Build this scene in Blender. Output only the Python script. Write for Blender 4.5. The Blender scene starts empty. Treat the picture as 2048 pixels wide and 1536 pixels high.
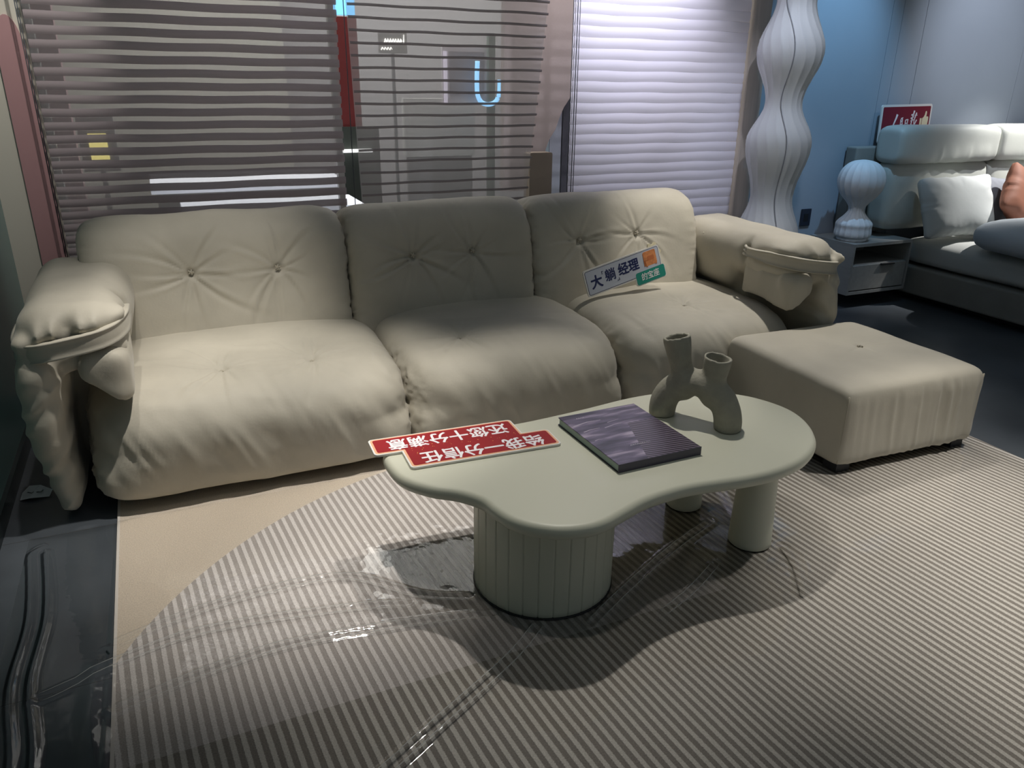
import bpy, bmesh, math, random
import numpy as np
from mathutils import Vector, Matrix
PI = math.pi
random.seed(4)
rng = np.random.RandomState(7)
SC = bpy.context.scene
COL = SC.collection

# ------------------------------------------------------------------ camera
def vn(v):
    v = np.array(v, float); return v/np.linalg.norm(v)
F = 1540.0                                  # focal length in pixels of a 2048 wide frame
Dn = vn([-51, 3900, F]); Xd = np.array([3676, -561, F], float); Xd = vn(Xd-Dn*Xd.dot(Dn)); Yd = np.cross(Xd, Dn)
R = np.array([Xd, Yd, -Dn])
cx_, cy_, cz_ = R@[1, 0, 0], R@[0, -1, 0], R@[0, 0, -1]
cam = bpy.data.cameras.new('camera'); cam.sensor_width = 36; cam.lens = F/2048*36; cam.clip_start = 0.05
camo = bpy.data.objects.new('camera', cam); COL.objects.link(camo)
camo.matrix_world = Matrix(((cx_[0], cy_[0], cz_[0], 0), (cx_[1], cy_[1], cz_[1], 0), (cx_[2], cy_[2], cz_[2], 1.45), (0, 0, 0, 1)))
SC.camera = camo

# ------------------------------------------------------------------ world, exposure
SC.view_settings.view_transform = 'Standard'; SC.view_settings.look = 'None'
SC.view_settings.exposure = 0.34; SC.view_settings.gamma = 1.0; SC.view_settings.use_curve_mapping = False
W = bpy.data.worlds.new('world'); SC.world = W; W.use_nodes = True
W.node_tree.nodes['Background'].inputs[0].default_value = (0.62, 0.72, 0.78, 1)
W.node_tree.nodes['Background'].inputs[1].default_value = 0.115

# ------------------------------------------------------------------ lights (ceiling spotlights of the showroom, some added as fill)
def spot(name, loc, target, power, angle, blend=0.5, color=(1, .95, .88), rad=.03):
    l = bpy.data.lights.new(name, 'SPOT'); l.energy = power; l.spot_size = math.radians(angle); l.spot_blend = blend
    l.color = color; l.shadow_soft_size = rad
    o = bpy.data.objects.new(name, l); COL.objects.link(o); o.location = loc
    d = Vector(target)-Vector(loc); o.rotation_euler = d.to_track_quat('-Z', 'Y').to_euler(); return o
def area(name, loc, target, power, sx, sy, color):
    l = bpy.data.lights.new(name, 'AREA'); l.shape = 'RECTANGLE'; l.size = sx; l.size_y = sy; l.energy = power; l.color = color
    o = bpy.data.objects.new(name, l); COL.objects.link(o); o.location = loc
    d = Vector(target)-Vector(loc); o.rotation_euler = d.to_track_quat('-Z', 'Y').to_euler(); return o
spot('ceiling_or_fill_spot', (0.50, 2.45, 2.85), (0.22, 2.62, 0.2), 175, 45, 0.85)
spot('ceiling_or_fill_spot', (1.50, 2.66, 2.85), (1.10, 2.06, 0.2), 100, 43, 0.6)
spot('ceiling_or_fill_spot', (3.05, 3.15, 2.85), (2.70, 2.85, 0.3), 130, 56, 0.9)
spot('ceiling_or_fill_spot', (3.0, 1.45, 2.85), (2.60, 1.05, 0.0), 340, 50, 1.0)
spot('ceiling_or_fill_spot', (0.6, 1.5, 2.85), (0.5, 1.3, 0.0), 13, 80, 0.9)
spot('ceiling_or_fill_spot', (-0.15, 2.75, 2.85), (-0.35, 2.95, 0.6), 38, 36, 0.9)
spot('ceiling_or_fill_spot', (-0.1, 3.3, 2.85), (-0.56, 4.1, 1.3), 70, 34, 0.9)  # added to brighten the beige jamb
spot('ceiling_or_fill_spot', (2.30, 3.2, 2.9), (2.55, 4.1, 1.75), 175, 52, 1.0, (.90, .89, 1))
spot('ceiling_or_fill_spot', (0.9, 3.1, 2.9), (0.9, 4.1, 1.5), 12, 80, 1.0, (1, .92, .95))
spot('ceiling_or_fill_spot', (4.05, 3.2, 2.9), (4.15, 4.15, 1.5), 85, 54, 0.9, (.32, .64, 1))
spot('ceiling_or_fill_spot', (6.4, 3.1, 2.85), (5.65, 3.65, 0.65), 420, 42, 0.9, (1, .98, .95))
spot('ceiling_or_fill_spot', (5.2, 2.9, 2.85), (5.6, 4.1, 1.6), 85, 66, 1.0, (.84, .88, 1))
spot('ceiling_or_fill_spot', (2.9, 2.9, 2.85), (3.45, 3.75, 1.1), 42, 40, 0.8, (.78, .84, 1))
spot('ceiling_or_fill_spot', (2.3, 4.32, 2.85), (2.42, 4.75, 1.1), 60, 70, 1.0, (1, .93, .93))  # added behind the glass to lift the dark partition
spot('ceiling_or_fill_spot', (0.10, 1.9, 2.85), (0.16, 3.42, 0.68), 75, 24, 0.9)  # narrow fill added to brighten the left back cushion alone
spot('ceiling_or_fill_spot', (2.55, 2.3, 2.85), (2.42, 3.4, 0.85), 85, 20, 1.0)  # narrow fill added for the right back cushion
area('ceiling_panel', (1.6, 6.0, 2.7), (1.6, 6.2, 0), 80, 4, 2, (1, .97, .92))

# ------------------------------------------------------------------ helpers
def tag(o, label=None, cat=None, group=None, kind=None):
    if label: o['label'] = label
    if cat: o['category'] = cat
    if group: o['group'] = group
    if kind: o['kind'] = kind
    return o
def empty(name, loc=(0, 0, 0), rot=None, label=None, cat=None, group=None):
    o = bpy.data.objects.new(name, None); COL.objects.link(o); o.location = loc; o.empty_display_size = .1
    if rot is not None: o.rotation_euler = rot
    return tag(o, label, cat, group)
def link(name, me, mat, parent=None, smooth=True):
    if mat is not None:
        for m in (mat if isinstance(mat, (list, tuple)) else [mat]): me.materials.append(m)
    if smooth: me.shade_smooth()
    else: me.shade_flat()
    o = bpy.data.objects.new(name, me); COL.objects.link(o)
    if parent: o.parent = parent
    return o
def mesh_np(name, V, Fq, mat, parent=None, smooth=True):
    me = bpy.data.meshes.new(name)
    V = np.ascontiguousarray(V, dtype=np.float32); Fq = np.ascontiguousarray(Fq, dtype=np.int32)
    k = Fq.shape[1]
    me.vertices.add(len(V)); me.vertices.foreach_set('co', V.ravel())
    me.loops.add(Fq.size); me.loops.foreach_set('vertex_index', Fq.ravel())
    me.polygons.add(len(Fq)); me.polygons.foreach_set('loop_start', np.arange(0, Fq.size, k, dtype=np.int32))
    me.update(calc_edges=True); me.validate()
    return link(name, me, mat, parent, smooth)
def bm_obj(name, bm, mat, parent=None, smooth=False):
    bmesh.ops.recalc_face_normals(bm, faces=bm.faces)
    me = bpy.data.meshes.new(name); bm.to_mesh(me); bm.free(); return link(name, me, mat, parent, smooth)
def add_box(bm, x0, x1, y0, y1, z0, z1, bev=0.0, seg=2):
    r = bmesh.ops.create_cube(bm, size=1)
    vs = r['verts']
    for v in vs: v.co = Vector((x0+(v.co.x+.5)*(x1-x0), y0+(v.co.y+.5)*(y1-y0), z0+(v.co.z+.5)*(z1-z0)))
    if bev > 0:
        es = list({e for v in vs for e in v.link_edges})
        bmesh.ops.bevel(bm, geom=es, offset=bev, segments=seg, affect='EDGES', profile=.5)
def box(name, x0, x1, y0, y1, z0, z1, mat, parent=None, bev=0.0, seg=2):
    bm = bmesh.new(); add_box(bm, x0, x1, y0, y1, z0, z1, bev, seg)
    return bm_obj(name, bm, mat, parent, False)
def prism(name, pts, z0, z1, mat, parent=None, bev=0.0, seg=3, smooth=False):
    """extrude a 2D outline (local xy) from z0 to z1, top edge bevelled by rings"""
    P = np.array(pts, float)
    a = np.roll(P, -1, 0)-np.roll(P, 1, 0); n = np.stack([a[:, 1], -a[:, 0]], 1); n /= np.linalg.norm(n, axis=1)[:, None]+1e-9
    area2 = np.sum(P[:, 0]*np.roll(P[:, 1], -1)-np.roll(P[:, 0], -1)*P[:, 1])
    if area2 < 0: n = -n
    rings = []
    if bev > 0:
        for i in range(seg+1):
            t = i/seg*PI/2; rings.append((bev*(1-math.sin(t)), z0+bev*(1-math.cos(t))))
        for i in range(seg+1):
            t = i/seg*PI/2; rings.append((bev*(1-math.cos(t)), z1-bev*(1-math.sin(t))))
    else: rings = [(0, z0), (0, z1)]
    bm = bmesh.new(); R_ = []
    for off, z in rings:
        Q = P-n*off; R_.append([bm.verts.new((q[0], q[1], z)) for q in Q])
    N = len(P)
    for i in range(len(R_)-1):
        for j in range(N):
            bm.faces.new((R_[i][j], R_[i][(j+1) % N], R_[i+1][(j+1) % N], R_[i+1][j]))
    bm.faces.new(R_[0][::-1]); bm.faces.new(R_[-1])
    return bm_obj(name, bm, mat, parent, smooth)
def rrect(x0, x1, y0, y1, r, n=6):
    out = []
    for cx, cy, a0 in ((x1-r, y1-r, 0), (x0+r, y1-r, 90), (x0+r, y0+r, 180), (x1-r, y0+r, 270)):
        for i in range(n+1):
            a = math.radians(a0+90*i/n); out.append((cx+r*math.cos(a), cy+r*math.sin(a)))
    return out
def catmull(P, n=8, closed=True):
    P = np.array(P, float); N = len(P); out = []
    for i in range(N if closed else N-1):
        p0 = P[(i-1) % N] if closed or i > 0 else P[0]; p1 = P[i]; p2 = P[(i+1) % N]; p3 = P[(i+2) % N] if closed or i+2 < N else P[-1]
        for k in range(n):
            t = k/n; out.append(.5*((2*p1)+(-p0+p2)*t+(2*p0-5*p1+4*p2-p3)*t*t+(-p0+3*p1-3*p2+p3)*t**3))
    if not closed: out.append(P[-1])
    return np.array(out)
def tube(name, P, r, mat, parent=None, n=8, cap=True):
    P = np.array(P, float); bm = bmesh.new(); rings = []
    for i, p in enumerate(P):
        t = vn(P[min(i+1, len(P)-1)]-P[max(i-1, 0)]); u = np.cross(t, [0, 0, 1]) if abs(t[2]) < .9 else np.cross(t, [1, 0, 0]); u = vn(u); w = np.cross(t, u)
        rr = r[i] if hasattr(r, '__len__') else r
        rings.append([bm.verts.new(p+rr*(math.cos(2*PI*k/n)*u+math.sin(2*PI*k/n)*w)) for k in range(n)])
    for a, b in zip(rings[:-1], rings[1:]):
        for k in range(n): bm.faces.new((a[k], a[(k+1) % n], b[(k+1) % n], b[k]))
    if cap: bm.faces.new(rings[0][::-1]); bm.faces.new(rings[-1])
    return bm_obj(name, bm, mat, parent, True)
def lathe(name, prof, mat, parent=None, n=48, ribs=0, depth=0.0, twist=0.0, loc=(0, 0, 0), smooth=True):
    V = []; m = len(prof)
    for i, (r, z) in enumerate(prof):
        for k in range(n):
            a = 2*PI*k/n
            rr = r*(1-depth*abs(math.sin(ribs*a/2+twist*z))**.6*1.0) if ribs else r
            V.append((loc[0]+rr*math.cos(a), loc[1]+rr*math.sin(a), loc[2]+z))
    Fc = [(i*n+k, i*n+(k+1) % n, (i+1)*n+(k+1) % n, (i+1)*n+k) for i in range(m-1) for k in range(n)]
    return mesh_np(name, V, Fc, mat, parent, smooth)

# ------- value noise
_H = rng.rand(64, 64, 64)
def vnoise(x, y, z):
    xi, yi, zi = np.floor(x).astype(int), np.floor(y).astype(int), np.floor(z).astype(int)
    fx, fy, fz = x-xi, y-yi, z-zi
    s = lambda t: t*t*(3-2*t)
    fx, fy, fz = s(fx), s(fy), s(fz); out = 0
    for i in (0, 1):
        for j in (0, 1):
            for k in (0, 1):
                w = (fx if i else 1-fx)*(fy if j else 1-fy)*(fz if k else 1-fz)
                out = out+w*_H[(xi+i) & 63, (yi+j) & 63, (zi+k) & 63]
    return out*2-1
def ridge(x, y, z): return 1-np.abs(vnoise(x, y, z))*2
def smooth01(t): t = np.clip(t, 0, 1); return t*t*(3-2*t)

# ------- puffy superellipsoid cushions
def cube_sphere(nx, ny, nz):
    faces = []; pts = []
    def face(ax, sgn, na, nb):
        a, b = [i for i in range(3) if i != ax]
        N = (nx, ny, nz); A, B = np.meshgrid(np.arange(N[a]+1), np.arange(N[b]+1), indexing='ij')
        P = np.zeros(A.shape+(3,), int); P[..., a] = A; P[..., b] = B; P[..., ax] = N[ax] if sgn > 0 else 0
        off = sum(len(p) for p in pts); pts.append(P.reshape(-1, 3))
        i, j = np.meshgrid(np.arange(N[a]), np.arange(N[b]), indexing='ij'); w = N[b]+1
        q = np.stack([i*w+j, (i+1)*w+j, (i+1)*w+j+1, i*w+j+1], -1).reshape(-1, 4)+off
        flip = (sgn < 0) ^ (ax == 1)
        if flip: q = q[:, ::-1]
        faces.append(q)
    for ax in range(3):
        for s in (1, -1): face(ax, s, 0, 0)
    P = np.concatenate(pts); Q = np.concatenate(faces)
    U, inv = np.unique(P, axis=0, return_inverse=True); inv = inv.reshape(-1)
    V = U/np.array([nx, ny, nz])*2-1
    return V, inv[Q]
def vnormals(V, Q):
    n = np.cross(V[Q[:, 2]]-V[Q[:, 0]], V[Q[:, 3]]-V[Q[:, 1]]); N = np.zeros_like(V)
    for k in range(4):
        for c in range(3): N[:, c] += np.bincount(Q[:, k], weights=n[:, c], minlength=len(V))
    return N/(np.linalg.norm(N, axis=1)[:, None]+1e-12)
def puff(name, half, center, mat, parent, ea=6.0, eb=3.0, eb2=None, step=.012, fn=None, pre=None, M=None, roll=False):
    """cushion: section exponent ea in local xy, eb in z (eb2 below the equator); fn(local P)->height along the normal"""
    n = [max(6, int(2*h/step)) for h in half]
    V, Q = cube_sphere(*n)
    V = np.tan(V*.8)/np.tan(.8)
    x, y, z = np.abs(V[:, 0]), np.abs(V[:, 1]), np.abs(V[:, 2])
    b = np.where(V[:, 2] < 0, eb2 or eb, eb)
    if roll and ea < 6.5: ea = ea+4.5*smooth01(-V[:, 2]*1.6)
    if roll: s = ((y**b+z**b)**(ea/b)+x**ea)**(-1/ea)
    else: s = ((x**ea+y**ea)**(b/ea)+z**b)**(-1/b)
    P = V*s[:, None]*np.array(half)
    if pre is not None: P = pre(P)
    N = vnormals(P, Q)
    if fn is not None: P = P+N*fn(P, N)[:, None]
    if M is not None: P = P@np.array(M).T
    P = P+np.array(center)
    return mesh_np(name, P, Q, mat, parent)
def tufts_h(P, centers, axes, depth=.02, rad=.05, dip=.02, diprad=.2, nc=9, camp=.008, clen=.14, seed=0):
    r_ = np.random.RandomState(seed); h = np.zeros(len(P)); a, b = axes
    for c in centers:
        dx, dy = P[:, a]-c[0], P[:, b]-c[1]; r = np.sqrt(dx*dx+dy*dy); th = np.arctan2(dy, dx)
        h -= depth*np.exp(-(r/rad)**2)+dip*np.exp(-(r/diprad)**2)
        for i in range(nc):
            t0 = 2*PI*(i+r_.rand()*.8)/nc; L = clen*(.5+1.0*r_.rand()); w = .10+.09*r_.rand(); bend = (r_.rand()-.5)*3
            d = (th-t0-bend*r+PI) % (2*PI)-PI
            wid = w*.045/(r+.03)+.03
            h -= camp*(.4+.8*r_.rand())*np.exp(-(d/wid)**2)*np.exp(-(r/L)**2)*(1-np.exp(-(r/.02)**2))
            h += camp*.5*np.exp(-((d-wid*1.9)/wid)**2)*np.exp(-(r/L)**2)*(1-np.exp(-(r/.02)**2))
    return h

# ------- signed distance shapes -> mesh (surface nets)
def surface_nets(f, lo, hi, h):
    lo = np.array(lo, float); n = np.ceil((np.array(hi)-lo)/h).astype(int)+1
    X, Y, Z = np.meshgrid(*[lo[i]+h*np.arange(n[i]) for i in range(3)], indexing='ij')
    D = f(X, Y, Z); S = D < 0
    acc = np.zeros(tuple(n-1)+(3,)); cnt = np.zeros(tuple(n-1))
    corners = [(i, j, k) for i in (0, 1) for j in (0, 1) for k in (0, 1)]
    def sl(c): return tuple(slice(c[a], n[a]-1+c[a]) for a in range(3))
    for c in corners:
        for a in range(3):
            if c[a] == 0:
                d = list(c); d[a] = 1
                d0, d1 = D[sl(c)], D[sl(d)]; cr = (d0 < 0) != (d1 < 0)
                t = np.where(cr, d0/(d0-d1+1e-20), 0)
                p = np.zeros(acc.shape); 
                for q in range(3): p[..., q] = c[q]
                p[..., a] += t
                acc += p*cr[..., None]; cnt += cr
    act = cnt > 0; idx = -np.ones(act.shape, int); idx[act] = np.arange(act.sum())
    I = np.argwhere(act); V = lo+h*(I+acc[act]/cnt[act][:, None])
    Fs = []
    for a in range(3):
        b, c = (a+1) % 3, (a+2) % 3
        s0 = [slice(None)]*3; s1 = [slice(None)]*3; s0[a] = slice(0, -1); s1[a] = slice(1, None)
        A, B = S[tuple(s0)], S[tuple(s1)]; E_ = np.argwhere(A != B)
        ok = (E_[:, b] > 0) & (E_[:, c] > 0) & (E_[:, b] < n[b]-1) & (E_[:, c] < n[c]-1); E_ = E_[ok]
        if len(E_) == 0: continue
        def g(db, dc):
            e = E_.copy(); e[:, b] += db; e[:, c] += dc; return idx[e[:, 0], e[:, 1], e[:, 2]]
        q = np.stack([g(-1, -1), g(0, -1), g(0, 0), g(-1, 0)], 1)
        fl = ~A[E_[:, 0], E_[:, 1], E_[:, 2]]; q[fl] = q[fl][:, ::-1]; Fs.append(q)
    return V, np.concatenate(Fs)
def smin(a, b, k):
    h = np.clip(.5+.5*(b-a)/k, 0, 1); return b*(1-h)+a*h-k*h*(1-h)
def relax(V, Q, it=2):
    for _ in range(it):
        A = np.zeros_like(V); c = np.zeros(len(V))
        for k in range(4):
            j = (k+1) % 4
            for q in range(3): A[:, q] += np.bincount(Q[:, k], weights=V[Q[:, j], q], minlength=len(V))
            c += np.bincount(Q[:, k], minlength=len(V))
        V = V*.4+.6*A/np.maximum(c, 1)[:, None]
    return V

# ------------------------------------------------------------------ materials
def newmat(name):
    m = bpy.data.materials.new(name); m.use_nodes = True; nt = m.node_tree; b = nt.nodes['Principled BSDF']; return m, nt, b
def N_(nt, t, **kw):
    n = nt.nodes.new(t)
    for k, v in kw.items(): setattr(n, k, v)
    return n
def mat(name, col, rough=.6, metal=0, spec=.5, var=0.0, vscale=6, bump=0.0, bscale=60, sheen=0, emit=None, estr=0, stretch=None, col2=None):
    m, nt, b = newmat(name)
    b.inputs['Base Color'].default_value = (*col, 1); b.inputs['Roughness'].default_value = rough; b.inputs['Metallic'].default_value = metal
    b.inputs['Specular IOR Level'].default_value = spec
    if sheen: b.inputs['Sheen Weight'].default_value = sheen; b.inputs['Sheen Roughness'].default_value = .4
    if emit: b.inputs['Emission Color'].default_value = (*emit, 1); b.inputs['Emission Strength'].default_value = estr
    L = nt.links.new
    if var or bump:
        tc = N_(nt, 'ShaderNodeTexCoord'); mp = N_(nt, 'ShaderNodeMapping'); L(tc.outputs['Object'], mp.inputs[0])
        if stretch: mp.inputs['Scale'].default_value = stretch
    if var:
        n = N_(nt, 'ShaderNodeTexNoise'); n.inputs['Scale'].default_value = vscale; n.inputs['Detail'].default_value = 6; L(mp.outputs[0], n.inputs['Vector'])
        r = N_(nt, 'ShaderNodeValToRGB'); r.color_ramp.elements[0].position = .3; r.color_ramp.elements[1].position = .7
        c2 = col2 or tuple(c*(1-var) for c in col)
        r.color_ramp.elements[0].color = (*c2, 1); r.color_ramp.elements[1].color = (*[min(1, c*(1+var*.5)) for c in col], 1)
        L(n.outputs['Fac'], r.inputs[0]); L(r.outputs[0], b.inputs['Base Color'])
    if bump:
        n = N_(nt, 'ShaderNodeTexNoise'); n.inputs['Scale'].default_value = bscale; n.inputs['Detail'].default_value = 4; L(mp.outputs[0], n.inputs['Vector'])
        bp = N_(nt, 'ShaderNodeBump'); bp.inputs['Strength'].default_value = bump; bp.inputs['Distance'].default_value = .01
        L(n.outputs['Fac'], bp.inputs['Height']); L(bp.outputs[0], b.inputs['Normal'])
    return m
def translucent(name, col, alpha, rough=.8, trans=.3):
    """sheer cloth: diffuse and translucent threads with clear gaps between"""
    m, nt, b = newmat(name); nt.nodes.remove(b); L = nt.links.new
    d = N_(nt, 'ShaderNodeBsdfDiffuse'); d.inputs[0].default_value = (*col, 1)
    t = N_(nt, 'ShaderNodeBsdfTranslucent'); t.inputs[0].default_value = (*col, 1)
    tr = N_(nt, 'ShaderNodeBsdfTransparent'); m1 = N_(nt, 'ShaderNodeMixShader'); m1.inputs[0].default_value = trans
    m2 = N_(nt, 'ShaderNodeMixShader'); m2.inputs[0].default_value = 1-alpha
    L(d.outputs[0], m1.inputs[1]); L(t.outputs[0], m1.inputs[2]); L(m1.outputs[0], m2.inputs[1]); L(tr.outputs[0], m2.inputs[2])
    L(m2.outputs[0], nt.nodes['Material Output'].inputs[0]); return m
def clear(name, tint=(1, 1, 1), ior=1.45, rough=.02, bump=0, scale=8, mul=1.0):
    m, nt, b = newmat(name); nt.nodes.remove(b); L = nt.links.new
    tr = N_(nt, 'ShaderNodeBsdfTransparent'); tr.inputs[0].default_value = (*tint, 1)
    g = N_(nt, 'ShaderNodeBsdfGlossy'); g.inputs['Roughness'].default_value = rough
    fr = N_(nt, 'ShaderNodeFresnel'); fr.inputs[0].default_value = ior; mx = N_(nt, 'ShaderNodeMixShader')
    mu = N_(nt, 'ShaderNodeMath', operation='MULTIPLY'); mu.inputs[1].default_value = mul; mu.use_clamp = True
    L(fr.outputs[0], mu.inputs[0]); L(mu.outputs[0], mx.inputs[0]); L(tr.outputs[0], mx.inputs[1]); L(g.outputs[0], mx.inputs[2])
    L(mx.outputs[0], nt.nodes['Material Output'].inputs[0])
    if bump:
        tc = N_(nt, 'ShaderNodeTexCoord'); n = N_(nt, 'ShaderNodeTexNoise'); n.inputs['Scale'].default_value = scale; n.inputs['Detail'].default_value = 3
        L(tc.outputs['Object'], n.inputs['Vector']); bp = N_(nt, 'ShaderNodeBump'); bp.inputs['Strength'].default_value = bump; bp.inputs['Distance'].default_value = .01
        L(n.outputs['Fac'], bp.inputs['Height']); L(bp.outputs[0], g.inputs['Normal']); L(bp.outputs[0], fr.inputs['Normal'])
    return m
SOFA = mat('sofa_velvet_leather', (.50, .465, .385), .62, var=.10, vscale=5, bump=.06, bscale=90, sheen=.15, spec=.35)
SEAM = mat('sofa_piping', (.42, .385, .31), .7)
OTTO = mat('ottoman_leather', (.50, .465, .385), .6, var=.08, vscale=5, bump=.05, bscale=90, sheen=.1, spec=.35)
TABLE = mat('table_cream_lacquer', (.60, .60, .485), .42, var=.02, vscale=3, spec=.4)
CLAY = mat('vase_clay', (.36, .345, .285), .85, var=.10, vscale=30, bump=.25, bscale=60, spec=.2)
DARK = mat('black_plastic', (.012, .012, .014), .5)
FLOOR = mat('floor_slate_tile', (.082, .094, .108), .32, var=.35, vscale=2.2, bump=.03, bscale=30)
WALLD = mat('wall_dark_green', (.13, .24, .235), .25)
WALLB = mat('wall_blue_grey', (.33, .37, .42), .6, var=.04, vscale=2, bump=.02, bscale=40)
BEIGE = mat('jamb_beige', (.58, .55, .48), .6)
PINK = mat('reflection_pink', (.42, .24, .25), .55)
POST = mat('post_wood', (.62, .54, .47), .6, var=.15, vscale=4, stretch=(8, 8, .6))
LAMPW = mat('lamp_white', (.74, .76, .78), .6, bump=.1, bscale=120)
LAMPW.node_tree.nodes['Principled BSDF'].inputs['Subsurface Weight'].default_value = 0
NIGHT = mat('nightstand_veneer', (.30, .30, .285), .55, var=.12, vscale=3, stretch=(12, 1.2, 12))
BEDF = mat('bed_upholstery', (.27, .26, .235), .8, var=.06, vscale=8, bump=.1, bscale=120)
HEADM = mat('headboard_leather', (.52, .53, .485), .5, var=.05, vscale=5, bump=.04, bscale=80)
SHEET = mat('bed_sheet', (.52, .53, .51), .8, bump=.1, bscale=12)
DUVET = mat('duvet_cotton', (.50, .54, .58), .8, bump=.12, bscale=10)
PILW = mat('pillow_white', (.62, .64, .63), .8, bump=.12, bscale=14)
PILG = mat('pillow_grey', (.20, .21, .24), .8, bump=.1, bscale=30)
PILR = mat('cushion_rust', (.25, .095, .055), .7, bump=.1, bscale=20)
SLATD = translucent('blind_slat_dark', (.34, .295, .31), .97, trans=.3)
SLATM = translucent('blind_slat_mid', (.24, .215, .22), .95, trans=.3)
SHEERL = translucent('blind_sheer_left', (.56, .52, .52), .55, trans=.3)
SHEERM = translucent('blind_sheer_middle', (.48, .455, .46), .50, trans=.35)
BLINDR = translucent('blind_cloth_lavender', (.78, .76, .86), .98, trans=.15)
BLINDRD = translucent('blind_fold_lavender', (.34, .32, .40), .97, trans=.2)
CORD = mat('cord_grey', (.12, .13, .15), .6)
ALU = mat('rail_metal', (.35, .37, .38), .35, metal=.7)
WHITE = mat('white_paint', (.72, .74, .76), .4)
FOAM = mat('sign_foam_edge', (.74, .72, .68), .6)
RED = mat('sign_red', (.30, .006, .010), .5, spec=.25, var=.12, vscale=4)
DRED = mat('sign_dark_red', (.20, .018, .035), .35)
TXTW = mat('sign_text_white', (.85, .82, .84), .5)
NAVY = mat('sign_text_navy', (.012, .02, .10), .5)
SIGNG = mat('sign_green', (.02, .27, .21), .4)
SIGNL = mat('sign_pale', (.54, .57, .65), .45)
CREAM = mat('sign_cream', (.78, .70, .48), .5)
ORNG = mat('sign_orange', (.72, .27, .10), .5, var=.25, vscale=60)
ORND = mat('sign_orange_dark', (.38, .11, .035), .5)
PAGE = mat('page_edges', (.42, .52, .47), .8, var=.15, vscale=3, stretch=(1, 1, 160))
FILM = clear('clear_plastic_film', (.97, .975, .97), 1.45, .035, bump=.30, scale=7, mul=1.5)
GLINT = translucent('film_crease_glint', (.85, .86, .84), .38)
GLASS = clear('window_glass', (.98, .985, .98), 1.2, .0, mul=1)

# rug: plain cream outside a big arc, stripes inside it
def rug_material():
    m, nt, b = newmat('rug_striped_pile'); L = nt.links.new
    b.inputs['Roughness'].default_value = .95; b.inputs['Specular IOR Level'].default_value = .1
    g = N_(nt, 'ShaderNodeNewGeometry'); sx = N_(nt, 'ShaderNodeSeparateXYZ'); L(g.outputs['Position'], sx.inputs[0])
    X, Y = sx.outputs[0], sx.outputs[1]
    def mth(op, a, b_=None, c=None):
        n = N_(nt, 'ShaderNodeMath', operation=op)
        for i, v in enumerate((a, b_, c)):
            if v is None: continue
            if isinstance(v, (int, float)): n.inputs[i].default_value = v
            else: L(v, n.inputs[i])
        return n.outputs[0]
    ns = N_(nt, 'ShaderNodeTexNoise'); ns.inputs['Scale'].default_value = 3; L(g.outputs['Position'], ns.inputs['Vector'])
    fine = N_(nt, 'ShaderNodeTexNoise'); fine.inputs['Scale'].default_value = 260; fine.inputs['Detail'].default_value = 3; L(g.outputs['Position'], fine.inputs['Vector'])
    s = mth('DIVIDE', mth('ADD', mth('ADD', X, mth('MULTIPLY', Y, .085)), mth('MULTIPLY', ns.outputs['Fac'], .006)), .0262)
    fr = mth('FRACT', s)
    tri = mth('ABSOLUTE', mth('SUBTRACT', fr, .5))                       # 0..0.5
    st = N_(nt, 'ShaderNodeMapRange'); L(mth('ADD', tri, mth('MULTIPLY', mth('SUBTRACT', fine.outputs['Fac'], .5), .12)), st.inputs[0])
    st.inputs[1].default_value = .20; st.inputs[2].default_value = .31; st.interpolation_type = 'SMOOTHSTEP'
    # arc of the plain corner
    arc = mth('SQRT', mth('ADD', mth('POWER', mth('SUBTRACT', X, ARC[0]), 2), mth('POWER', mth('SUBTRACT', Y, ARC[1]), 2)))
    inside = mth('MAXIMUM', mth('LESS_THAN', arc, ARC[2]), mth('GREATER_THAN', X, 1.3))
    snapx = mth('MULTIPLY', mth('FLOOR', s), .0262)
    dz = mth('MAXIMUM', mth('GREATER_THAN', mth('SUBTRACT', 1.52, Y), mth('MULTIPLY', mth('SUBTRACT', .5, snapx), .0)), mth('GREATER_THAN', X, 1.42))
    def mixc(f, a, b_):
        n = N_(nt, 'ShaderNodeMix', data_type='RGBA'); L(f, n.inputs[0])
        for i, v in ((6, a), (7, b_)):
            if isinstance(v, tuple): n.inputs[i].default_value = (*v, 1)
            else: L(v, n.inputs[i])
        return n.outputs[2]
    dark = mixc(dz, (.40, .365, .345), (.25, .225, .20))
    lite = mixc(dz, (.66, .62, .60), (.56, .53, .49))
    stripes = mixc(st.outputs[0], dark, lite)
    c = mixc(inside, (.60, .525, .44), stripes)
    mu = N_(nt, 'ShaderNodeMix', data_type='RGBA', blend_type='MULTIPLY'); mu.inputs[0].default_value = .5; L(c, mu.inputs[6])
    cr = N_(nt, 'ShaderNodeValToRGB'); cr.color_ramp.elements[0].color = (.55, .55, .55, 1); cr.color_ramp.elements[1].color = (1.25, 1.25, 1.25, 1)
    cr.color_ramp.elements[0].position = .25; cr.color_ramp.elements[1].position = .75; L(fine.outputs['Fac'], cr.inputs[0]); L(cr.outputs[0], mu.inputs[7])
    L(mu.outputs[2], b.inputs['Base Color'])
    bp = N_(nt, 'ShaderNodeBump'); bp.inputs['Strength'].default_value = .5; bp.inputs['Distance'].default_value = .004
    L(mth('ADD', mth('MULTIPLY', st.outputs[0], inside), mth('MULTIPLY', fine.outputs['Fac'], .5)), bp.inputs['Height']); L(bp.outputs[0], b.inputs['Normal'])
    return m
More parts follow.
